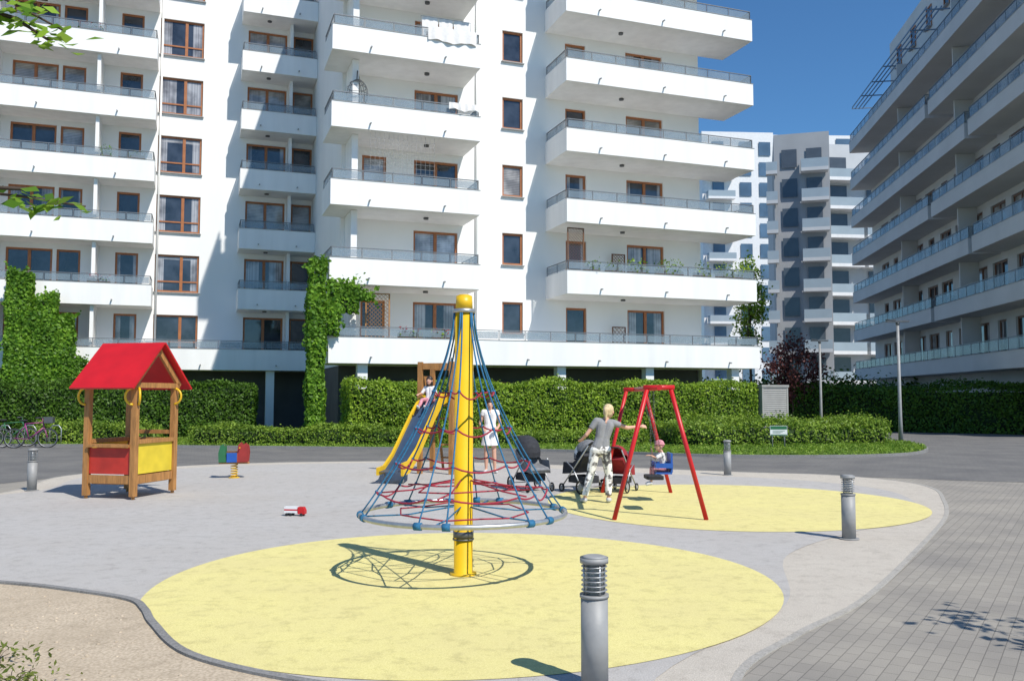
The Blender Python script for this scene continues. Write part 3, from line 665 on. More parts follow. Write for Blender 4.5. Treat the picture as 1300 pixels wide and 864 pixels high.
# ------------------------------------------------------------------ vent housing + sign
v=thing('ventilation_housing','grey louvred ventilation housing at the hedge end','ventilation shaft',W(22.95,31.5),R(20))
part('wall',MB().box(.0,1.35,0,1.6,0,.35).box(0,.08,0,1.6,.351,2.15).box(1.27,1.35,0,1.6,.351,2.15).box(.081,1.269,1.5,1.6,.351,2.15).box(-.03,1.38,-.03,1.63,2.151,2.25),VENTG,v)
mb=MB()
for i in range(22): mb.add([(.085,.0,.36+i*.082),(1.265,.0,.36+i*.082),(1.265,.03,.435+i*.082),(.085,.03,.435+i*.082)],[(0,1,2,3)])
part('louvre',mb,VENTG,v)
sg=thing('sign','small green and white information sign on two short posts','sign',(8.75,28.6,.05))
part('post',MB().cyl((-.2,0,0),(-.2,0,.72),.018,n=8),GSTEEL,sg); part('post',MB().cyl((.2,0,0),(.2,0,.72),.018,n=8),GSTEEL,sg)
mb=MB().box(-.28,.28,-.045,-.02,.42,.74,0).box(-.27,.27,-.049,-.0455,.62,.73,1).box(-.27,.27,-.049,-.0455,.43,.46,1)
for i in range(3): mb.box(-.2,.2-i*.07,-.049,-.0455,.57-i*.035,.58-i*.035,1)
part('board',mb,[WHITE,GREENP],sg)

# ------------------------------------------------------------------ climbing carousel
cl=thing('rope_climber','yellow pole rope climber with steel ring and blue and crimson net','climbing frame',(-.477,8.6,.016))
part('pole',MB().tube([(0,0,0),(0,0,.02),(0,0,.021),(0,0,2.56)],[.13,.13,.092,.092],32),YEL,cl)
part('bearing',MB().cyl((0,0,.36),(0,0,.42),.1,n=28).cyl((0,0,.335),(0,0,.35),.105,n=28),DSTEEL,cl)
part('cap',MB().cyl((0,0,2.561),(0,0,2.60),.11,n=28,mi=1).cyl((0,0,2.60),(0,0,2.73),.086,.08,28).tube([(0,0,2.73),(0,0,2.745)],[.08,.05],28),[YEL,STEEL],cl)
NR=6; ringz=.60;RR=1.0
def cp(a,r,z): return (r*math.cos(a),r*math.sin(a),z)
part('ring',MB().tube([cp(2*math.pi*i/72,RR,ringz) for i in range(72)],.024,10,0,closed=True),STEEL,cl)
def prof(t):
    z=ringz+(2.57-ringz)*t; return .10+.90*(1-t)**1.62,z
ph=.30
kme=MB().ball((0,0,0),.017,8).mesh('knot'); kme.materials.append(BLUE)
def knot(p,me,rot=0):
    o=bpy.data.objects.new('knot',me); col.objects.link(o); o.parent=cl; o.location=p; o.rotation_euler=(0,0,rot)
rme=MB().tube([(0,-.035,0),(0,.035,0)],.035,10).mesh('ring_clamp'); rme.materials.append(BLUE)
blue=MB();red=MB()
for i in range(NR):
    a=2*math.pi*i/NR+ph
    for s in (-1,1):
        pts=[]
        for j in range(15):
            t=j/14; r,z=prof(t); off=s*(.15*(1-t)**1.5+.012)
            pts.append(cp(a+off/max(r,.12)*.8,r,z))
        blue.tube(pts,.008,6)
        knot(cp(a+s*.13,RR,ringz),rme,a+s*.13)
    blue.tube([cp(a,RR,ringz),cp(a,.55,.60),cp(a,.10,.66)],.008,6)
levels=[.11,.25,.42,.60]
for li,t in enumerate(levels):
    r,z=prof(t); pts=[]
    for i in range(NR):
        da=(.15*(1-t)**1.5+.012)/r*.8
        for a0,a1,w_ in ((2*math.pi*i/NR+ph-da,2*math.pi*i/NR+ph+da,.3),(2*math.pi*i/NR+ph+da,2*math.pi*(i+1)/NR+ph-da,1.)):
            p=Vector(cp(a0,r,z));q=Vector(cp(a1,r,z))
            for j in range(6):
                f=j/6; m_=p.lerp(q,f); sag=4*f*(1-f)*w_
                pts.append((m_.x,m_.y,z-.06*sag+.02*math.sin(i*2.1+li)*sag))
            knot((p.x,p.y,z),kme)
    red.tube(pts,.0085,6,closed=True)
r,z=prof(.11)
red.tube([cp(2*math.pi*i/NR+ph+.5*(i%2),r*.6*(1+.12*(i%2)),z+.02) for i in range(NR)],.008,6,closed=True)
for i in range(NR):
    a=2*math.pi*i/NR+ph; red.tube([cp(a,r*.98,z),cp(a+.05,r*.6,z+.02),cp(a,.1,z+.10)],.008,6)
red.tube([cp(2*math.pi*i/(2*NR)+ph,.62*(1+.05*(i%2)),.60+.02*(i%2)) for i in range(2*NR)],.008,6,closed=True)
part('support_rope',blue,BLUE,cl); part('net',red,CRIM,cl)

# ------------------------------------------------------------------ playhouse
ph_=thing('playhouse','small timber playhouse with bright red pitched roof and panels','playhouse',(-6.72,15.39,.012),R(-13.9))
for x in (-.465,.465):
    for y in (-.535,.535):
        part('post',MB().box(x-.048,x+.048,y-.048,y+.048,.05,1.92).cyl((x,y,0),(x,y,.05),.03,n=8),WOOD,ph_)
rf=MB()
L=.63;run=.80;ez=1.86;rz=2.66;th=.035
for s in (-1,1):
    A=Vector((0,s*run,ez));Bp=Vector((0,0.0,rz))
    nrm=Vector((0,s*(rz-ez),run)).normalized()*th
    v=[]
    for x in (-L,L): v+=[Vector((x,A.y,A.z)),Vector((x,s*.002,Bp.z)),Vector((x,s*.002,Bp.z))+nrm,Vector((x,A.y,A.z))+nrm]
    rf.add(v,[(0,1,2,3),(7,6,5,4),(0,4,5,1),(1,5,6,2),(2,6,7,3),(3,7,4,0)])
part('roof',rf,RED,ph_)
for x in (-.5,.5):
    part('rafter',MB().beam((x,-.62,1.93),(x,0,2.55),.05,.09,0).beam((x,.62,1.93),(x,0,2.55),.05,.09,0).beam((x,-.60,1.93),(x,.60,1.93),.05,.09,0),WOOD,ph_)
part('panel',MB().box(.45,.475,-.48,.48,.42,.93),YELP,ph_,label='yellow side panel')
part('panel',MB().box(-.41,.41,-.545,-.52,.42,.86),REDP,ph_,label='red front panel')
part('panel',MB().box(-.475,-.45,-.48,.48,.42,.93),YELP,ph_)
for (p,q,w_,h_) in (((.465,-.48,.97),(.465,.48,.97),.09,.07),((-.41,-.55,.90),(.41,-.55,.90),.16,.05),((.465,-.48,.33),(.465,.48,.33),.05,.14),((-.41,-.535,.33),(.41,-.535,.33),.05,.14),((-.41,.535,.95),(.41,.535,.95),.05,.09),((-.41,.535,.33),(.41,.535,.33),.05,.14),((-.41,.535,1.1),(.41,.535,1.1),.05,.07),((-.465,-.48,.97),(-.465,.48,.97),.09,.07)):
    part('rail',MB().beam(p,q,w_,h_),WOOD,ph_)
part('bench',MB().box(-.41,.41,.2,.48,.55,.59).box(-.41,.41,.46,.49,.6,.86),REDP,ph_)
part('floor',MB().box(-.41,.41,-.48,.48,.24,.27),WOOD,ph_)
def arc(c,ax,r,n=12,a0=-90,a1=90):
    return [(c[0]+ax[0]*r*math.cos(R(a0+(a1-a0)*i/n)),c[1]+ax[1]*r*math.cos(R(a0+(a1-a0)*i/n)),c[2]+r*math.sin(R(a0+(a1-a0)*i/n))) for i in range(n+1)]
for c,ax in (((-.485,-.6,1.74),(-1,0)),((.465,-.6,1.74),(-.8,-.4)),((.485,.5,1.74),(1,0)),((.5,-.5,1.74),(.7,-.7))):
    part('curved_bracket',MB().tube(arc(c,ax,.14),.02,8),YEL,ph_)

# ------------------------------------------------------------------ swing
sw=thing('swing_set','red steel swing set with blue toddler seat and black flat seat','swing',(2.15,14.05,.016))
near=Vector((-.06,-1.7,0));far=Vector((.1,1.75,0));H=1.86
for c,hw in ((near,.65),(far,.62)):
    for s in (-1,1):
        part('leg',MB().tube([(c.x+s*hw,c.y,0),(c.x+s*.17,c.y,H-.03)],.033,12),RED,sw)
    part('crossbar',MB().tube([(c.x-.22,c.y,H),(c.x+.22,c.y,H)],.036,12),RED,sw)
part('beam',MB().tube([(near.x,near.y-.05,H),(far.x,far.y+.05,H)],.04,14),RED,sw)
def chain(p,q,n=26):
    mb=MB();p=Vector(p);q=Vector(q)
    for i in range(n):
        a=p.lerp(q,i/n);b=p.lerp(q,(i+.9)/n); o=Vector((.008,0,0)) if i%2 else Vector((0,.008,0)); mb.tube([a+o,b+o],.0035,4);mb.tube([a-o,b-o],.0035,4)
    return mb
for yy in (-.87,-.47): part('chain',chain((.0,yy,H-.04),(.02,yy,.52)),DSTEEL,sw)
part('seat',MB().prism([(-.1,-.24),(.1,-.24),(.13,-.15),(.13,.15),(.1,.24),(-.1,.24),(-.13,.15),(-.13,-.15)],.48,.53,M=Matrix.Translation((.02,-.67,0))),BLACK,sw,label='black flat rubber seat')
for yy in (.27,.67): part('chain',chain((.05,yy,H-.04),(.34,yy,.68)),DSTEEL,sw)
bs=MB(); M=Matrix.Translation((.34,.47,0))
bs.prism([(-.14,-.19),(.14,-.19),(.14,.19),(-.14,.19)],.46,.49,M=M); bs.prism([(.12,-.19),(.15,-.19),(.15,.19),(.12,.19)],.49,.80,M=M)
bs.prism([(-.15,-.19),(-.12,-.19),(-.12,.19),(-.15,.19)],.60,.66,M=M); bs.prism([(-.15,-.21),(.15,-.21),(.15,-.18),(-.15,-.18)],.56,.64,M=M); bs.prism([(-.15,.18),(.15,.18),(.15,.21),(-.15,.21)],.56,.64,M=M)
part('seat',bs,BLUEP,sw,label='blue toddler bucket seat')

# ------------------------------------------------------------------ slide
sd=thing('slide','yellow slide with steel chute coloured blue-grey for shade and small timber tower','slide',(-2.03,18.6,.012),R(-17))
prf=[(-1.35,.24),(-1.05,.27),(-.65,.5),(-.2,.88),(.3,1.30),(.75,1.62),(1.05,1.68)]
bd=MB();wl=[MB(),MB()]
for (a,za),(b,zb) in zip(prf[:-1],prf[1:]):
    bd.add([(-.24,a,za),(.24,a,za),(.24,b,zb),(-.24,b,zb)],[(0,1,2,3)])
    for i,s in enumerate((-1,1)):
        x0=s*.24;x1=s*.295; hh=.08 if s<0 else .18
        v=[(x0,a,za-.07),(x1,a,za-.07),(x1,b,zb-.07),(x0,b,zb-.07),(x0,a,za+hh),(x1,a,za+hh),(x1,b,zb+hh),(x0,b,zb+hh)]
        wl[i].add(v,[(0,3,2,1),(4,5,6,7),(0,1,5,4),(1,2,6,5),(2,3,7,6),(3,0,4,7)])
part('chute',bd,mat('shade-blued steel chute',(.05,.085,.15),.4,.1,ns=4,amt=.1),sd); part('side_wall',wl[0],YEL,sd); part('side_wall',wl[1],YEL,sd)  # dark blue-grey bed colour stands in for stainless steel in shade
for x in (-.2,.2): part('support',MB().tube([(x,-1.15,0),(x,-1.15,.2)],.02,8),GSTEEL,sd)
for x in (-.38,.38):
    for y in (1.06,1.8): part('post',MB().box(x-.05,x+.05,y-.05,y+.05,0,2.52),WOOD,sd)
part('platform',MB().box(-.32,.32,1.06,1.8,1.58,1.64),WOOD,sd)
for p,q,w_,h_ in (((-.32,1.06,2.42),(.32,1.06,2.42),.05,.14),((-.38,1.12,2.0),(-.38,1.74,2.0),.04,.4),((.38,1.12,2.0),(.38,1.74,2.0),.04,.4),((-.32,1.8,2.42),(.32,1.8,2.42),.05,.14)):
    part('guard_rail',MB().beam(p,q,w_,h_),WOOD,sd)
lad=MB()
for i in range(5): lad.beam((-.31,1.85+.09*(4-i),.31*(i+1)-.02),(.31,1.85+.09*(4-i),.31*(i+1)-.02),.1,.035)
for x in (-.3,.3): lad.beam((x,2.3,0),(x,1.84,1.58),.04,.07)
part('ladder',lad,WOOD,sd)

# ------------------------------------------------------------------ spring rider
sr=thing('spring_rider','wooden red and green spring rider on a yellow coil spring','spring rider',(-5.95,18.7,.012),R(12)); sr.scale=(.86,.86,.9)
part('spring',MB().tube([(.08*math.cos(t*.6),.08*math.sin(t*.6),.02+t*.0056) for t in range(0,58)],.013,6).cyl((0,0,0),(0,0,.02),.13,n=20),YEL,sr)
Mx=lambda y:Matrix(((1,0,0,0),(0,0,1,y),(0,1,0,0),(0,0,0,1)))
part('floor_board',MB().box(-.36,.36,-.13,.13,.34,.37),WOOD,sr)
for y in (-.17,.14): part('side_panel',MB().prism([(-.36,.38),(-.37,.60),(-.32,.78),(-.24,.80),(-.20,.74),(-.20,.56),(-.18,.38)],0,.03,M=Mx(y)),GREENP,sr,label='green side panel')
for y in (-.175,.145): part('side_panel',MB().prism([(.08,.38),(.08,.62),(.10,.78),(.15,.84),(.20,.78),(.26,.82),(.34,.76),(.36,.60),(.34,.38)],0,.03,M=Mx(y)),REDD,sr,label='red side panel')
part('center_panel',MB().box(-.17,.07,-.165,-.14,.38,.60),BLUEP,sr,label='blue middle panel')
part('seat',MB().box(-.18,.08,-.12,.12,.60,.63),DWOOD,sr); part('handle',MB().cyl((.14,-.26,.72),(.14,.26,.72),.014,n=8),YEL,sr)
part('backrest',MB().box(-.27,-.24,-.135,.135,.45,.78),WOOD,sr)
# ------------------------------------------------------------------ toy truck
tt=thing('toy_truck','small red and white plastic toy truck on the grey surface','toy truck',(-3.17,12.8,.012),R(-8))
part('trailer',MB().box(-.15,.045,-.045,.045,.045,.135,0).box(-.151,.046,-.047,.047,.08,.1,1),[WHITE,RED],tt)
part('cab',MB().prism([(.055,.03),(.16,.03),(.16,.08),(.135,.13),(.055,.13)],-.043,.043,M=Matrix(((1,0,0,0),(0,0,-1,0),(0,1,0,0),(0,0,0,1)))),RED,tt)
for x in (-.11,-.05,.11):
    for y in (-.048,.048): part('wheel',MB().cyl((x,y-.008,.022),(x,y+.008,.022),.022,n=12),BLACK,tt)

# ------------------------------------------------------------------ bicycles
def bicycle(loc,rot,fm,label):
    e=thing('bicycle',label,'bicycle',loc,rot,'bicycles parked by the hedge')
    for x in (-.52,.52):
        w=part('wheel',MB().cyl((x,-.02,.33),(x,.02,.33),.025,n=10),DSTEEL,e)
        part('tyre',MB().tube([(x+.32*math.cos(t),0,.33+.32*math.sin(t)) for t in [i*math.pi/14 for i in range(28)]],.02,6,closed=True),BLACK,w)
        rm=MB().tube([(x+.295*math.cos(t),0,.33+.295*math.sin(t)) for t in [i*math.pi/14 for i in range(28)]],.009,5,closed=True)
        for i in range(14): t=i*math.pi/7; rm.tube([(x,0,.33),(x+.295*math.cos(t),0,.33+.295*math.sin(t))],.0025,3)
        part('rim',rm,STEEL,w)
    f=MB(); bb=(-.06,0,.3);st=(-.2,0,.82);hd=(.36,0,.86);hl=(.4,0,.7)
    for p,q,r in ((bb,st,.018),(bb,hl,.02),(st,hd,.017),((-.52,.03,.33),bb,.011),((-.52,.03,.33),(-.18,0,.76),.010),((-.52,-.03,.33),bb,.011),(hd,hl,.02),(hl,(.52,.035,.33),.012),(hl,(.52,-.035,.33),.012),(hd,(.34,0,1.0),.014)): f.cyl(p,q,r,n=8)
    part('frame',f,fm,e)
    part('handlebar',MB().tube([(.2,-.27,1.02),(.32,-.2,1.03),(.34,0,1.0),(.32,.2,1.03),(.2,.27,1.02)],.012,8),DSTEEL,e)
    part('saddle',MB().ball((-.25,0,.93),(.14,.07,.035),12).cyl((-.22,0,.82),(-.24,0,.91),.013,n=8),BLACK,e)
    part('crank',MB().tube([(-.06+.09*math.cos(t),-.04,.3+.09*math.sin(t)) for t in [i*math.pi/8 for i in range(16)]],.008,5,closed=True).beam((-.06,-.06,.3),(.08,-.06,.2),.02,.015).beam((-.06,.06,.3),(-.2,.06,.4),.02,.015).box(.05,.12,-.16,-.07,.19,.21).box(-.24,-.17,.07,.16,.39,.41),DSTEEL,e)
    if fm is PINKP: part('basket',MB().box(.42,.7,-.13,.13,.84,.86).box(.42,.44,-.13,.13,.86,1.05).box(.68,.7,-.13,.13,.86,1.05).box(.44,.68,-.13,-.11,.86,1.05).box(.44,.68,.11,.13,.86,1.05),DSTEEL,e)
bicycle((-16.35,29.6,.004),R(12),PINKP,'purple city bicycle with front basket parked upright')
bicycle((-17.4,30.2,.004),R(25),GREENP,'green bicycle parked beside the hedge')
bicycle((-17.9,29.5,.004),R(35),DSTEEL,'dark bicycle parked in the row')
rk=thing('bicycle_rack','low steel hoop bicycle rack beside the road','bicycle rack',(-17.0,30.9,.004))
for i in range(3): part('hoop',MB().tube([(-1.2+i*.9,0,0),(-1.2+i*.9,0,.6),(-1.1+i*.9,0,.72),(-.9+i*.9,0,.72),(-.8+i*.9,0,.6),(-.8+i*.9,0,0)],.02,8),STEEL,rk)

# ------------------------------------------------------------------ pushchairs
def stroller(loc,rot,fab,fab2,label,sc=1):
    e=thing('pushchair',label,'pushchair',loc,rot,'pushchairs by the swing'); e.scale=(sc,sc,sc)
    for x,y,r in ((-.27,-.33,.09),(.27,-.33,.09),(-.3,.3,.14),(.3,.3,.14)):
        w=part('wheel',MB().cyl((x-.015,y,r),(x+.015,y,r),r*.45,n=14),GSTEEL,e)
        part('tyre',MB().tube([(x,y+(r-.018)*math.cos(t),r+(r-.018)*math.sin(t)) for t in [i*math.pi/10 for i in range(20)]],.018,6,closed=True),BLACK,w)
    f=MB()
    for x in (-.25,.25):
        f.tube([(x,-.33,.12),(x,.05,.5),(x,.5,.98)],.014,8); f.tube([(x*1.1,.3,.14),(x,.0,.5),(x,-.2,.62)],.013,8)
    f.cyl((-.27,-.33,.09),(.27,-.33,.09),.01,n=6); f.cyl((-.3,.3,.14),(.3,.3,.14),.01,n=6)
    part('frame',f,STEEL,e)
    part('handle',MB().tube([(-.25,.5,.98),(-.2,.55,1.03),(.2,.55,1.03),(.25,.5,.98)],.018,8),BLACK,e)
    s=MB(); M=Matrix(((0,0,1,0),(1,0,0,0),(0,1,0,0),(0,0,0,1)))
    s.prism([(-.38,.42),(-.34,.36),(.06,.40),(.30,.74),(.26,.80),(.0,.52),(-.32,.47)],-.2,.2,M=M)
    s.prism([(-.38,.36),(-.34,.60),(-.05,.60),(.24,.78),(.06,.40)],-.215,-.201,M=M); s.prism([(-.38,.36),(-.34,.60),(-.05,.60),(.24,.78),(.06,.40)],.201,.215,M=M)
    part('seat',s,fab,e)
    c=MB();n=9;k=10;vs=[]
    for i in range(n):
        a=R(-15+i*17)
        for j in range(k):
            b=math.pi*j/(k-1); rr=.34
            vs.append((-.225*math.cos(b),.20-rr*math.cos(a)*(.35+.65*math.sin(b)),.70+rr*math.sin(a)*(.35+.65*math.sin(b))+.03))
    for i in range(n-1):
        c.add([vs[(i+u)*k+j] for u in (0,1) for j in range(k)],[(j,j+1,k+j+1,k+j) for j in range(k-1)],1 if i in (2,3) and fab2 is GFAB else 0,True)
    part('canopy',c,[fab2,WHITE],e)
    part('basket',MB().box(-.2,.2,-.2,.28,.2,.22).box(-.2,.2,-.2,-.18,.221,.34).box(-.2,.2,.26,.28,.221,.34).box(-.2,-.18,-.179,.259,.221,.34).box(.18,.2,-.179,.259,.221,.34),DFAB,e)
    return e
stroller((1.28,15.9,.012),R(215),DFAB,GFAB,'dark pushchair with grey and white canopy',.9)
stroller((.36,16.2,.012),R(28),GFAB,DFAB,'black and grey pushchair standing empty',.95)
stroller((1.98,16.0,.016),R(150),RFAB,RFAB,'red pushchair parked behind the swing',.8)

# ------------------------------------------------------------------ people
def capsule(mb,p,r1,q,r2,flat=False,mi=0):
    p=Vector(p);q=Vector(q)
    mb.ball(p,r1,12)
    if not flat: mb.ball(q,r2,12)
    mb.tube([p,q],[r1,r2],12,0)
def remesh(name,mb,m,parent,voxel,sm=2,label=None):
    me=mb.mesh('tmp'); o=bpy.data.objects.new('tmp',me); col.objects.link(o)
    r=o.modifiers.new('r','REMESH'); r.mode='VOXEL'; r.voxel_size=voxel
    s=o.modifiers.new('s','SMOOTH'); s.iterations=sm; s.factor=.5
    bpy.context.view_layer.update(); dg=bpy.context.evaluated_depsgraph_get()
    me2=bpy.data.meshes.new_from_object(o.evaluated_get(dg)); bpy.data.objects.remove(o); me2.materials.clear()
    me2.polygons.foreach_set('use_smooth',[True]*len(me2.polygons)); me2.name=name
    return part(name,me2,m,parent,label=label)
def hand(mb,w,d,n,k=1.,side=1):
    w=Vector(w);d=Vector(d).normalized();n=Vector(n);n=(n-d*n.dot(d)).normalized();sd_=d.cross(n)*side
    for i in (-1.5,-.5,.5,1.5):
        capsule(mb,w+sd_*i*.009*k,.015*k,w+d*.075*k+sd_*i*.02*k,.0125*k)
        Lf=(.9,1.05,1.0,.8)[int(i+1.5)]
        b=w+d*.08*k+sd_*i*.0205*k; m_=b+d*.032*k*Lf+n*.008*k+sd_*i*.002; t=m_+d*.018*k*Lf+n*.024*k*Lf
        capsule(mb,b,.0095*k,m_,.0088*k); capsule(mb,m_,.0088*k,t,.0075*k)
    b=w+d*.025*k-sd_*.024*k; m_=b+d*.03*k-sd_*.028*k+n*.008*k; t=m_+d*.03*k-sd_*.008*k+n*.008*k
    capsule(mb,b,.0125*k,m_,.0105*k); capsule(mb,m_,.0105*k,t,.0085*k)
def person(loc,rot,J,k,label,garments,hair,face=(0,-1,0),headr=1.0,voxel=.0065,hair_style='bun'):
    e=thing('person',label,'person',loc,rot)
    f=Vector(face).normalized(); up=Vector((0,0,1)); sx=f.cross(up).normalized()
    V={a:Vector(b) for a,b in J.items()}; b=MB(); H=V['head']; hr=headr
    b.ball(H+up*.02*hr-f*.012*hr,(.078*hr,.082*hr,.09*hr),16); b.ball(H-up*.02*hr+f*.022*hr,(.062*hr,.064*hr,.082*hr),16)
    b.ball(H-up*.075*hr+f*.045*hr,(.034*hr,.034*hr,.026*hr),12)
    capsule(b,H+f*.082*hr+up*.008*hr,.008*hr,H+f*.10*hr-up*.022*hr,.0125*hr)
    for s in (-1,1): b.ball(H+sx*s*.078*hr-up*.012*hr,(.014*hr,.018*hr,.03*hr),10)
    capsule(b,V['neck'],.047*k,H-up*.05*hr,.046*k)
    capsule(b,V['shL'],.052*k,V['shR'],.052*k); c=(V['shL']+V['shR'])/2
    hipc=(V['hipL']+V['hipR'])/2; wst=c.lerp(hipc,.58); ax=(V['shR']-V['shL']).normalized()
    for s in (-1,1):
        capsule(b,c+ax*s*.075*k-up*.05*k,.08*k,wst+ax*s*.045*k,.072*k); capsule(b,wst+ax*s*.045*k,.072*k,hipc+ax*s*.065*k,.10*k)
    capsule(b,V['neck'],.05*k,c,.07*k)
    for S in 'LR':
        capsule(b,V['sh'+S],.046*k,V['el'+S],.036*k); capsule(b,V['el'+S],.036*k,V['wr'+S],.024*k)
        capsule(b,V['hip'+S],.085*k,V['kn'+S],.054*k); capsule(b,V['kn'+S],.052*k,V['kn'+S].lerp(V['an'+S],.35),.052*k); capsule(b,V['kn'+S].lerp(V['an'+S],.35),.052*k,V['an'+S],.032*k)
        ft=V['to'+S]; capsule(b,V['an'+S]-up*.02*k,.036*k,ft,.028*k)
        hand(b,V['wr'+S],V['hd'+S],V['pn'+S],k if k>.6 else .62,1 if S=='L' else -1)
    remesh('body',b,SKIN,e,voxel)
    for s in (-1,1): part('eye',MB().ball(H+f*.083*hr+sx*s*.028*hr+up*.012*hr,(.011*hr,.011*hr,.008*hr),8),EYE,e)
    part('mouth',MB().ball(H+f*.083*hr-up*.048*hr,(.02*hr,.012*hr,.007*hr),8),LIP,e)
    hb=MB()
    hb.ball(H+up*.035*hr-f*.022*hr,(.09*hr,.092*hr,.092*hr),16)
    if hair_style=='bun':
        hb.ball(H-f*.10*hr+up*.02*hr,(.055*hr,.05*hr,.05*hr),12); hb.ball(H-f*.045*hr-up*.02*hr,(.082*hr,.06*hr,.075*hr),12)
        capsule(hb,H-f*.12*hr,.035*hr,H-f*.12*hr-up*.12*hr,.018*hr)
    elif hair_style=='long':
        for s in (-1,1): capsule(hb,H+sx*s*.065*hr-f*.02,.03*hr,H+sx*s*.07*hr-up*.2*hr-f*.02,.025*hr)
        capsule(hb,H-f*.05*hr,.07*hr,H-f*.06*hr-up*.2*hr,.06*hr)
    elif hair_style=='hat':
        hb.ball(H+up*.045*hr-f*.01,(.098*hr,.1*hr,.08*hr),16); hb.tube([H+up*.035*hr,H+up*.028*hr],[.13*hr,.125*hr],18)
    remesh('hat' if hair_style=='hat' else 'hair',hb,hair,e,.009,2)
    for (gn,gm,segs,vx) in garments:
        g=MB()
        for sgm in segs: capsule(g,sgm[0],sgm[1],sgm[2],sgm[3],len(sgm)>4)
        remesh(gn,g,gm,e,vx,2)
    return e,V
def torso(V,k,ex,low=1.0):
    c=(V['shL']+V['shR'])/2;up=Vector((0,0,1)); hc=(V['hipL']+V['hipR'])/2; w=c.lerp(hc,.58); ax=(V['shR']-V['shL']).normalized(); hh=c.lerp(hc,low)
    out=[(V['shL'],.052*k+ex,V['shR'],.052*k+ex)]
    for s in (-1,1): out+=[(c+ax*s*.075*k-up*.05*k,.08*k+ex,w+ax*s*.045*k,.074*k+ex),(w+ax*s*.045*k,.074*k+ex,hh+ax*s*.06*k,.095*k+ex)]
    return out
def vec(J): return {a:Vector(b) for a,b in J.items()}
# adult pushing the swing, seen from behind, leaning towards the child, one hand at the pushchair
J=dict(head=(.16,.05,1.49),neck=(.11,.02,1.38),shL=(-.05,.0,1.335),shR=(.24,.04,1.30),elL=(-.22,-.02,1.11),wrL=(-.29,.19,1.02),hdL=(-.1,1,-.1),pnL=(0,0,-1),
 elR=(.47,.11,1.22),wrR=(.70,.19,1.24),hdR=(1,.3,.0),pnR=(0,.6,-.6),hipL=(-.07,.0,.87),hipR=(.09,.0,.86),knL=(-.15,.05,.47),anL=(-.25,-.02,.09),toL=(-.29,.14,.035),knR=(.15,.07,.47),anR=(.14,.02,.09),toR=(.18,.18,.035))
V=vec(J);k=.90
tee=torso(V,k,.013,.92)+[(V['shL'],.060,V['shL'].lerp(V['elL'],.55),.050,1),(V['shR'],.060,V['shR'].lerp(V['elR'],.45),.050,1)]
trs=[(V['hipL'],.102,V['hipR'],.102)]+[x for S in 'LR' for x in ((V['hip'+S],.092,V['kn'+S],.068),(V['kn'+S],.068,V['an'+S]+Vector((0,0,.03)),.052,1))]
sho=[x for S in 'LR' for x in ((V['an'+S]-Vector((0,0,.035)),.044,V['to'+S],.034),)]
person((1.44,14.3,.012),0,J,k,'person in grey tee and patterned trousers pushing the swing',[('tee_shirt',TEE,tee,.009),('trousers',CAMO,trs,.009),('shoes',SHOE,sho,.008)],HAIRB,face=(.5,.85,-.1))
J=dict(head=(.0,-.01,1.56),neck=(0,0,1.44),shL=(-.15,0,1.38),shR=(.15,0,1.38),elL=(-.23,.02,1.12),wrL=(-.16,-.17,1.0),hdL=(.5,-.8,-.1),pnL=(0.6,0,-.6),
 elR=(.23,.02,1.12),wrR=(.17,-.16,1.02),hdR=(-.5,-.8,.0),pnR=(-.6,0,-.6),hipL=(-.085,0,.90),hipR=(.085,0,.90),knL=(-.09,-.02,.49),anL=(-.09,.02,.09),toL=(-.12,-.13,.035),knR=(.09,-.03,.49),anR=(.11,.0,.09),toR=(.15,-.14,.035))
V=vec(J)
top=torso(V,.95,.014,.85)+[(V['shL'],.062,V['shL'].lerp(V['elL'],.3),.058,1),(V['shR'],.062,V['shR'].lerp(V['elR'],.3),.058,1)]
skr=[(Vector((-.03,0,1.05)),.10,Vector((-.05,0,.62)),.165,1),(Vector((.03,0,1.05)),.10,Vector((.05,0,.62)),.165,1)]
sho=[x for S in 'LR' for x in ((V['an'+S]-Vector((0,0,.035)),.042,V['to'+S],.032),)]
person((-.50,19.9,.012),0,J,.95,'person in a short white dress standing near the slide',[('dress',WCLOTH,top+skr,.010),('shoes',SHOE,sho,.008)],HAIRD,face=(.0,-1,-.15),hair_style='long')
k=.52
J=dict(head=(-.04,0,.43),neck=(.0,0,.335),shL=(0,-.085,.29),shR=(0,.085,.29),elL=(-.11,-.11,.24),wrL=(-.2,-.12,.28),hdL=(-1,0,.1),pnL=(0,0,-1),
 elR=(-.10,.13,.22),wrR=(-.13,.17,.30),hdR=(0,.1,1),pnR=(-1,0,0),hipL=(.04,-.05,.06),hipR=(.04,.05,.06),knL=(-.15,-.075,.05),anL=(-.19,-.08,-.17),toL=(-.26,-.085,-.20),knR=(-.15,.075,.05),anR=(-.17,.08,-.17),toR=(-.24,.085,-.20))
V=vec(J)
tp=torso(V,k,.012)+[(V['shL'],.038,V['elL'],.03,1),(V['shR'],.038,V['elR'],.03,1)]
lg=[(V['hipL'],.065,V['hipR'],.065)]+[x for S in 'LR' for x in ((V['hip'+S],.056,V['kn'+S],.042),(V['kn'+S],.04,V['an'+S].lerp(V['kn'+S],.25),.034,1))]
sho=[(V['an'+S]-Vector((0,0,.01)),.028,V['to'+S],.022) for S in 'LR']
person((2.49,14.52,.50),0,J,k,'person, a toddler in pink hat sitting in the blue swing seat',[('top',WCLOTH,tp,.006),('leggings',PCLOTH,lg,.006),('shoes',SHOE,sho,.006)],PCLOTH,face=(-1,-.35,0),headr=.82,voxel=.005,hair_style='hat')
k=.6
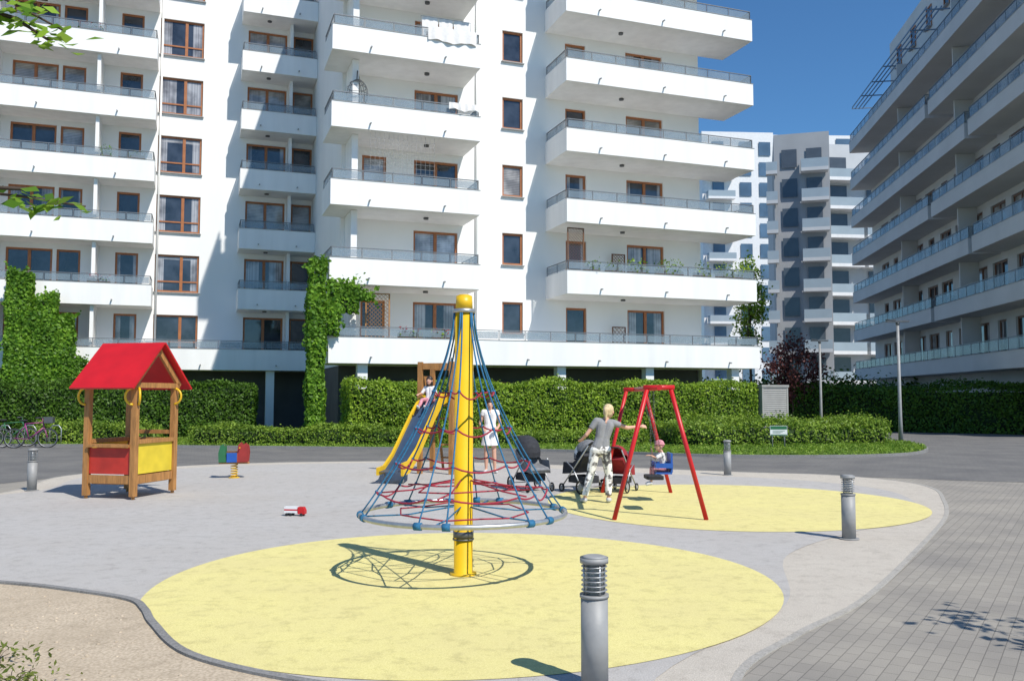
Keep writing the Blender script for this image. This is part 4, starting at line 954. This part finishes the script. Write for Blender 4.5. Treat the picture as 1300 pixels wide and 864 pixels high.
J=dict(head=(.0,-.03,.50),neck=(.0,0,.39),shL=(-.1,0,.34),shR=(.1,0,.34),elL=(-.17,-.05,.22),wrL=(-.2,-.16,.20),hdL=(0,-1,-.2),pnL=(0,0,-1),
 elR=(.17,-.05,.22),wrR=(.2,-.16,.20),hdR=(0,-1,-.2),pnR=(0,0,-1),hipL=(-.055,0,.07),hipR=(.055,0,.07),knL=(-.08,-.25,.07),anL=(-.08,-.44,-.10),toL=(-.08,-.50,-.06),knR=(.08,-.25,.07),anR=(.08,-.44,-.10),toR=(.08,-.50,-.06))
V=vec(J)
tp=torso(V,k,.012)+[(V['shL'],.042,V['elL'],.034,1),(V['shR'],.042,V['elR'],.034,1)]
lg=[(V['hipL'],.072,V['hipR'],.072)]+[x for S in 'LR' for x in ((V['hip'+S],.06,V['kn'+S],.045),(V['kn'+S],.043,V['an'+S].lerp(V['kn'+S],.2),.036,1))]
sho=[(V['an'+S],.03,V['to'+S],.026) for S in 'LR']
o,_=person((0,0,0),0,J,k,'person, a child in pale pink top sitting atop the slide',[('top',WCLOTH,tp,.007),('shorts',PCLOTH,lg,.007),('shoes',SHOE,sho,.006)],HAIRD,headr=.85,voxel=.006,hair_style='long')
yl=.70; o.location=(-2.03+yl*math.sin(R(17)),18.6+yl*math.cos(R(17)),1.60); o.rotation_euler=(0,0,R(-17))

# ------------------------------------------------------------------ light, sky, camera
sx_,sy_=.655,-.756
w=bpy.data.worlds.new('World'); scene.world=w; w.use_nodes=True; nt=w.node_tree
sk=nt.nodes.new('ShaderNodeTexSky'); sk.sky_type='NISHITA'; sk.sun_disc=False
sk.sun_elevation=R(50); sk.sun_rotation=math.atan2(sx_,sy_); sk.air_density=1.0; sk.dust_density=.0; sk.ozone_density=3.5
mx=nt.nodes.new('ShaderNodeMixRGB'); mx.blend_type='MULTIPLY'; mx.inputs[0].default_value=1; mx.inputs[2].default_value=(.50,.80,1.0,1)
bg=nt.nodes['Background']; nt.links.new(sk.outputs[0],mx.inputs[1]); nt.links.new(mx.outputs[0],bg.inputs[0]); bg.inputs[1].default_value=.13
sun=bpy.data.lights.new('sun','SUN'); sun.energy=5.0; sun.angle=R(.5); sun.color=(1,.955,.875)
so=bpy.data.objects.new('sun',sun); col.objects.link(so)
dv=Vector((-sx_*math.cos(R(50)),-sy_*math.cos(R(50)),-math.sin(R(50)))); so.rotation_euler=dv.to_track_quat('-Z','Y').to_euler()
so.location=(10,-10,20)
cam=bpy.data.cameras.new('camera'); cam.lens=30.46; cam.sensor_width=36; cam.clip_end=1000; cam.clip_start=.05
co=bpy.data.objects.new('camera',cam); col.objects.link(co); co.location=(0,0,1.75); co.rotation_euler=(R(90+3.69),0,0)
scene.camera=co
scene.view_settings.view_transform='Standard'; scene.view_settings.look='None'; scene.view_settings.exposure=0
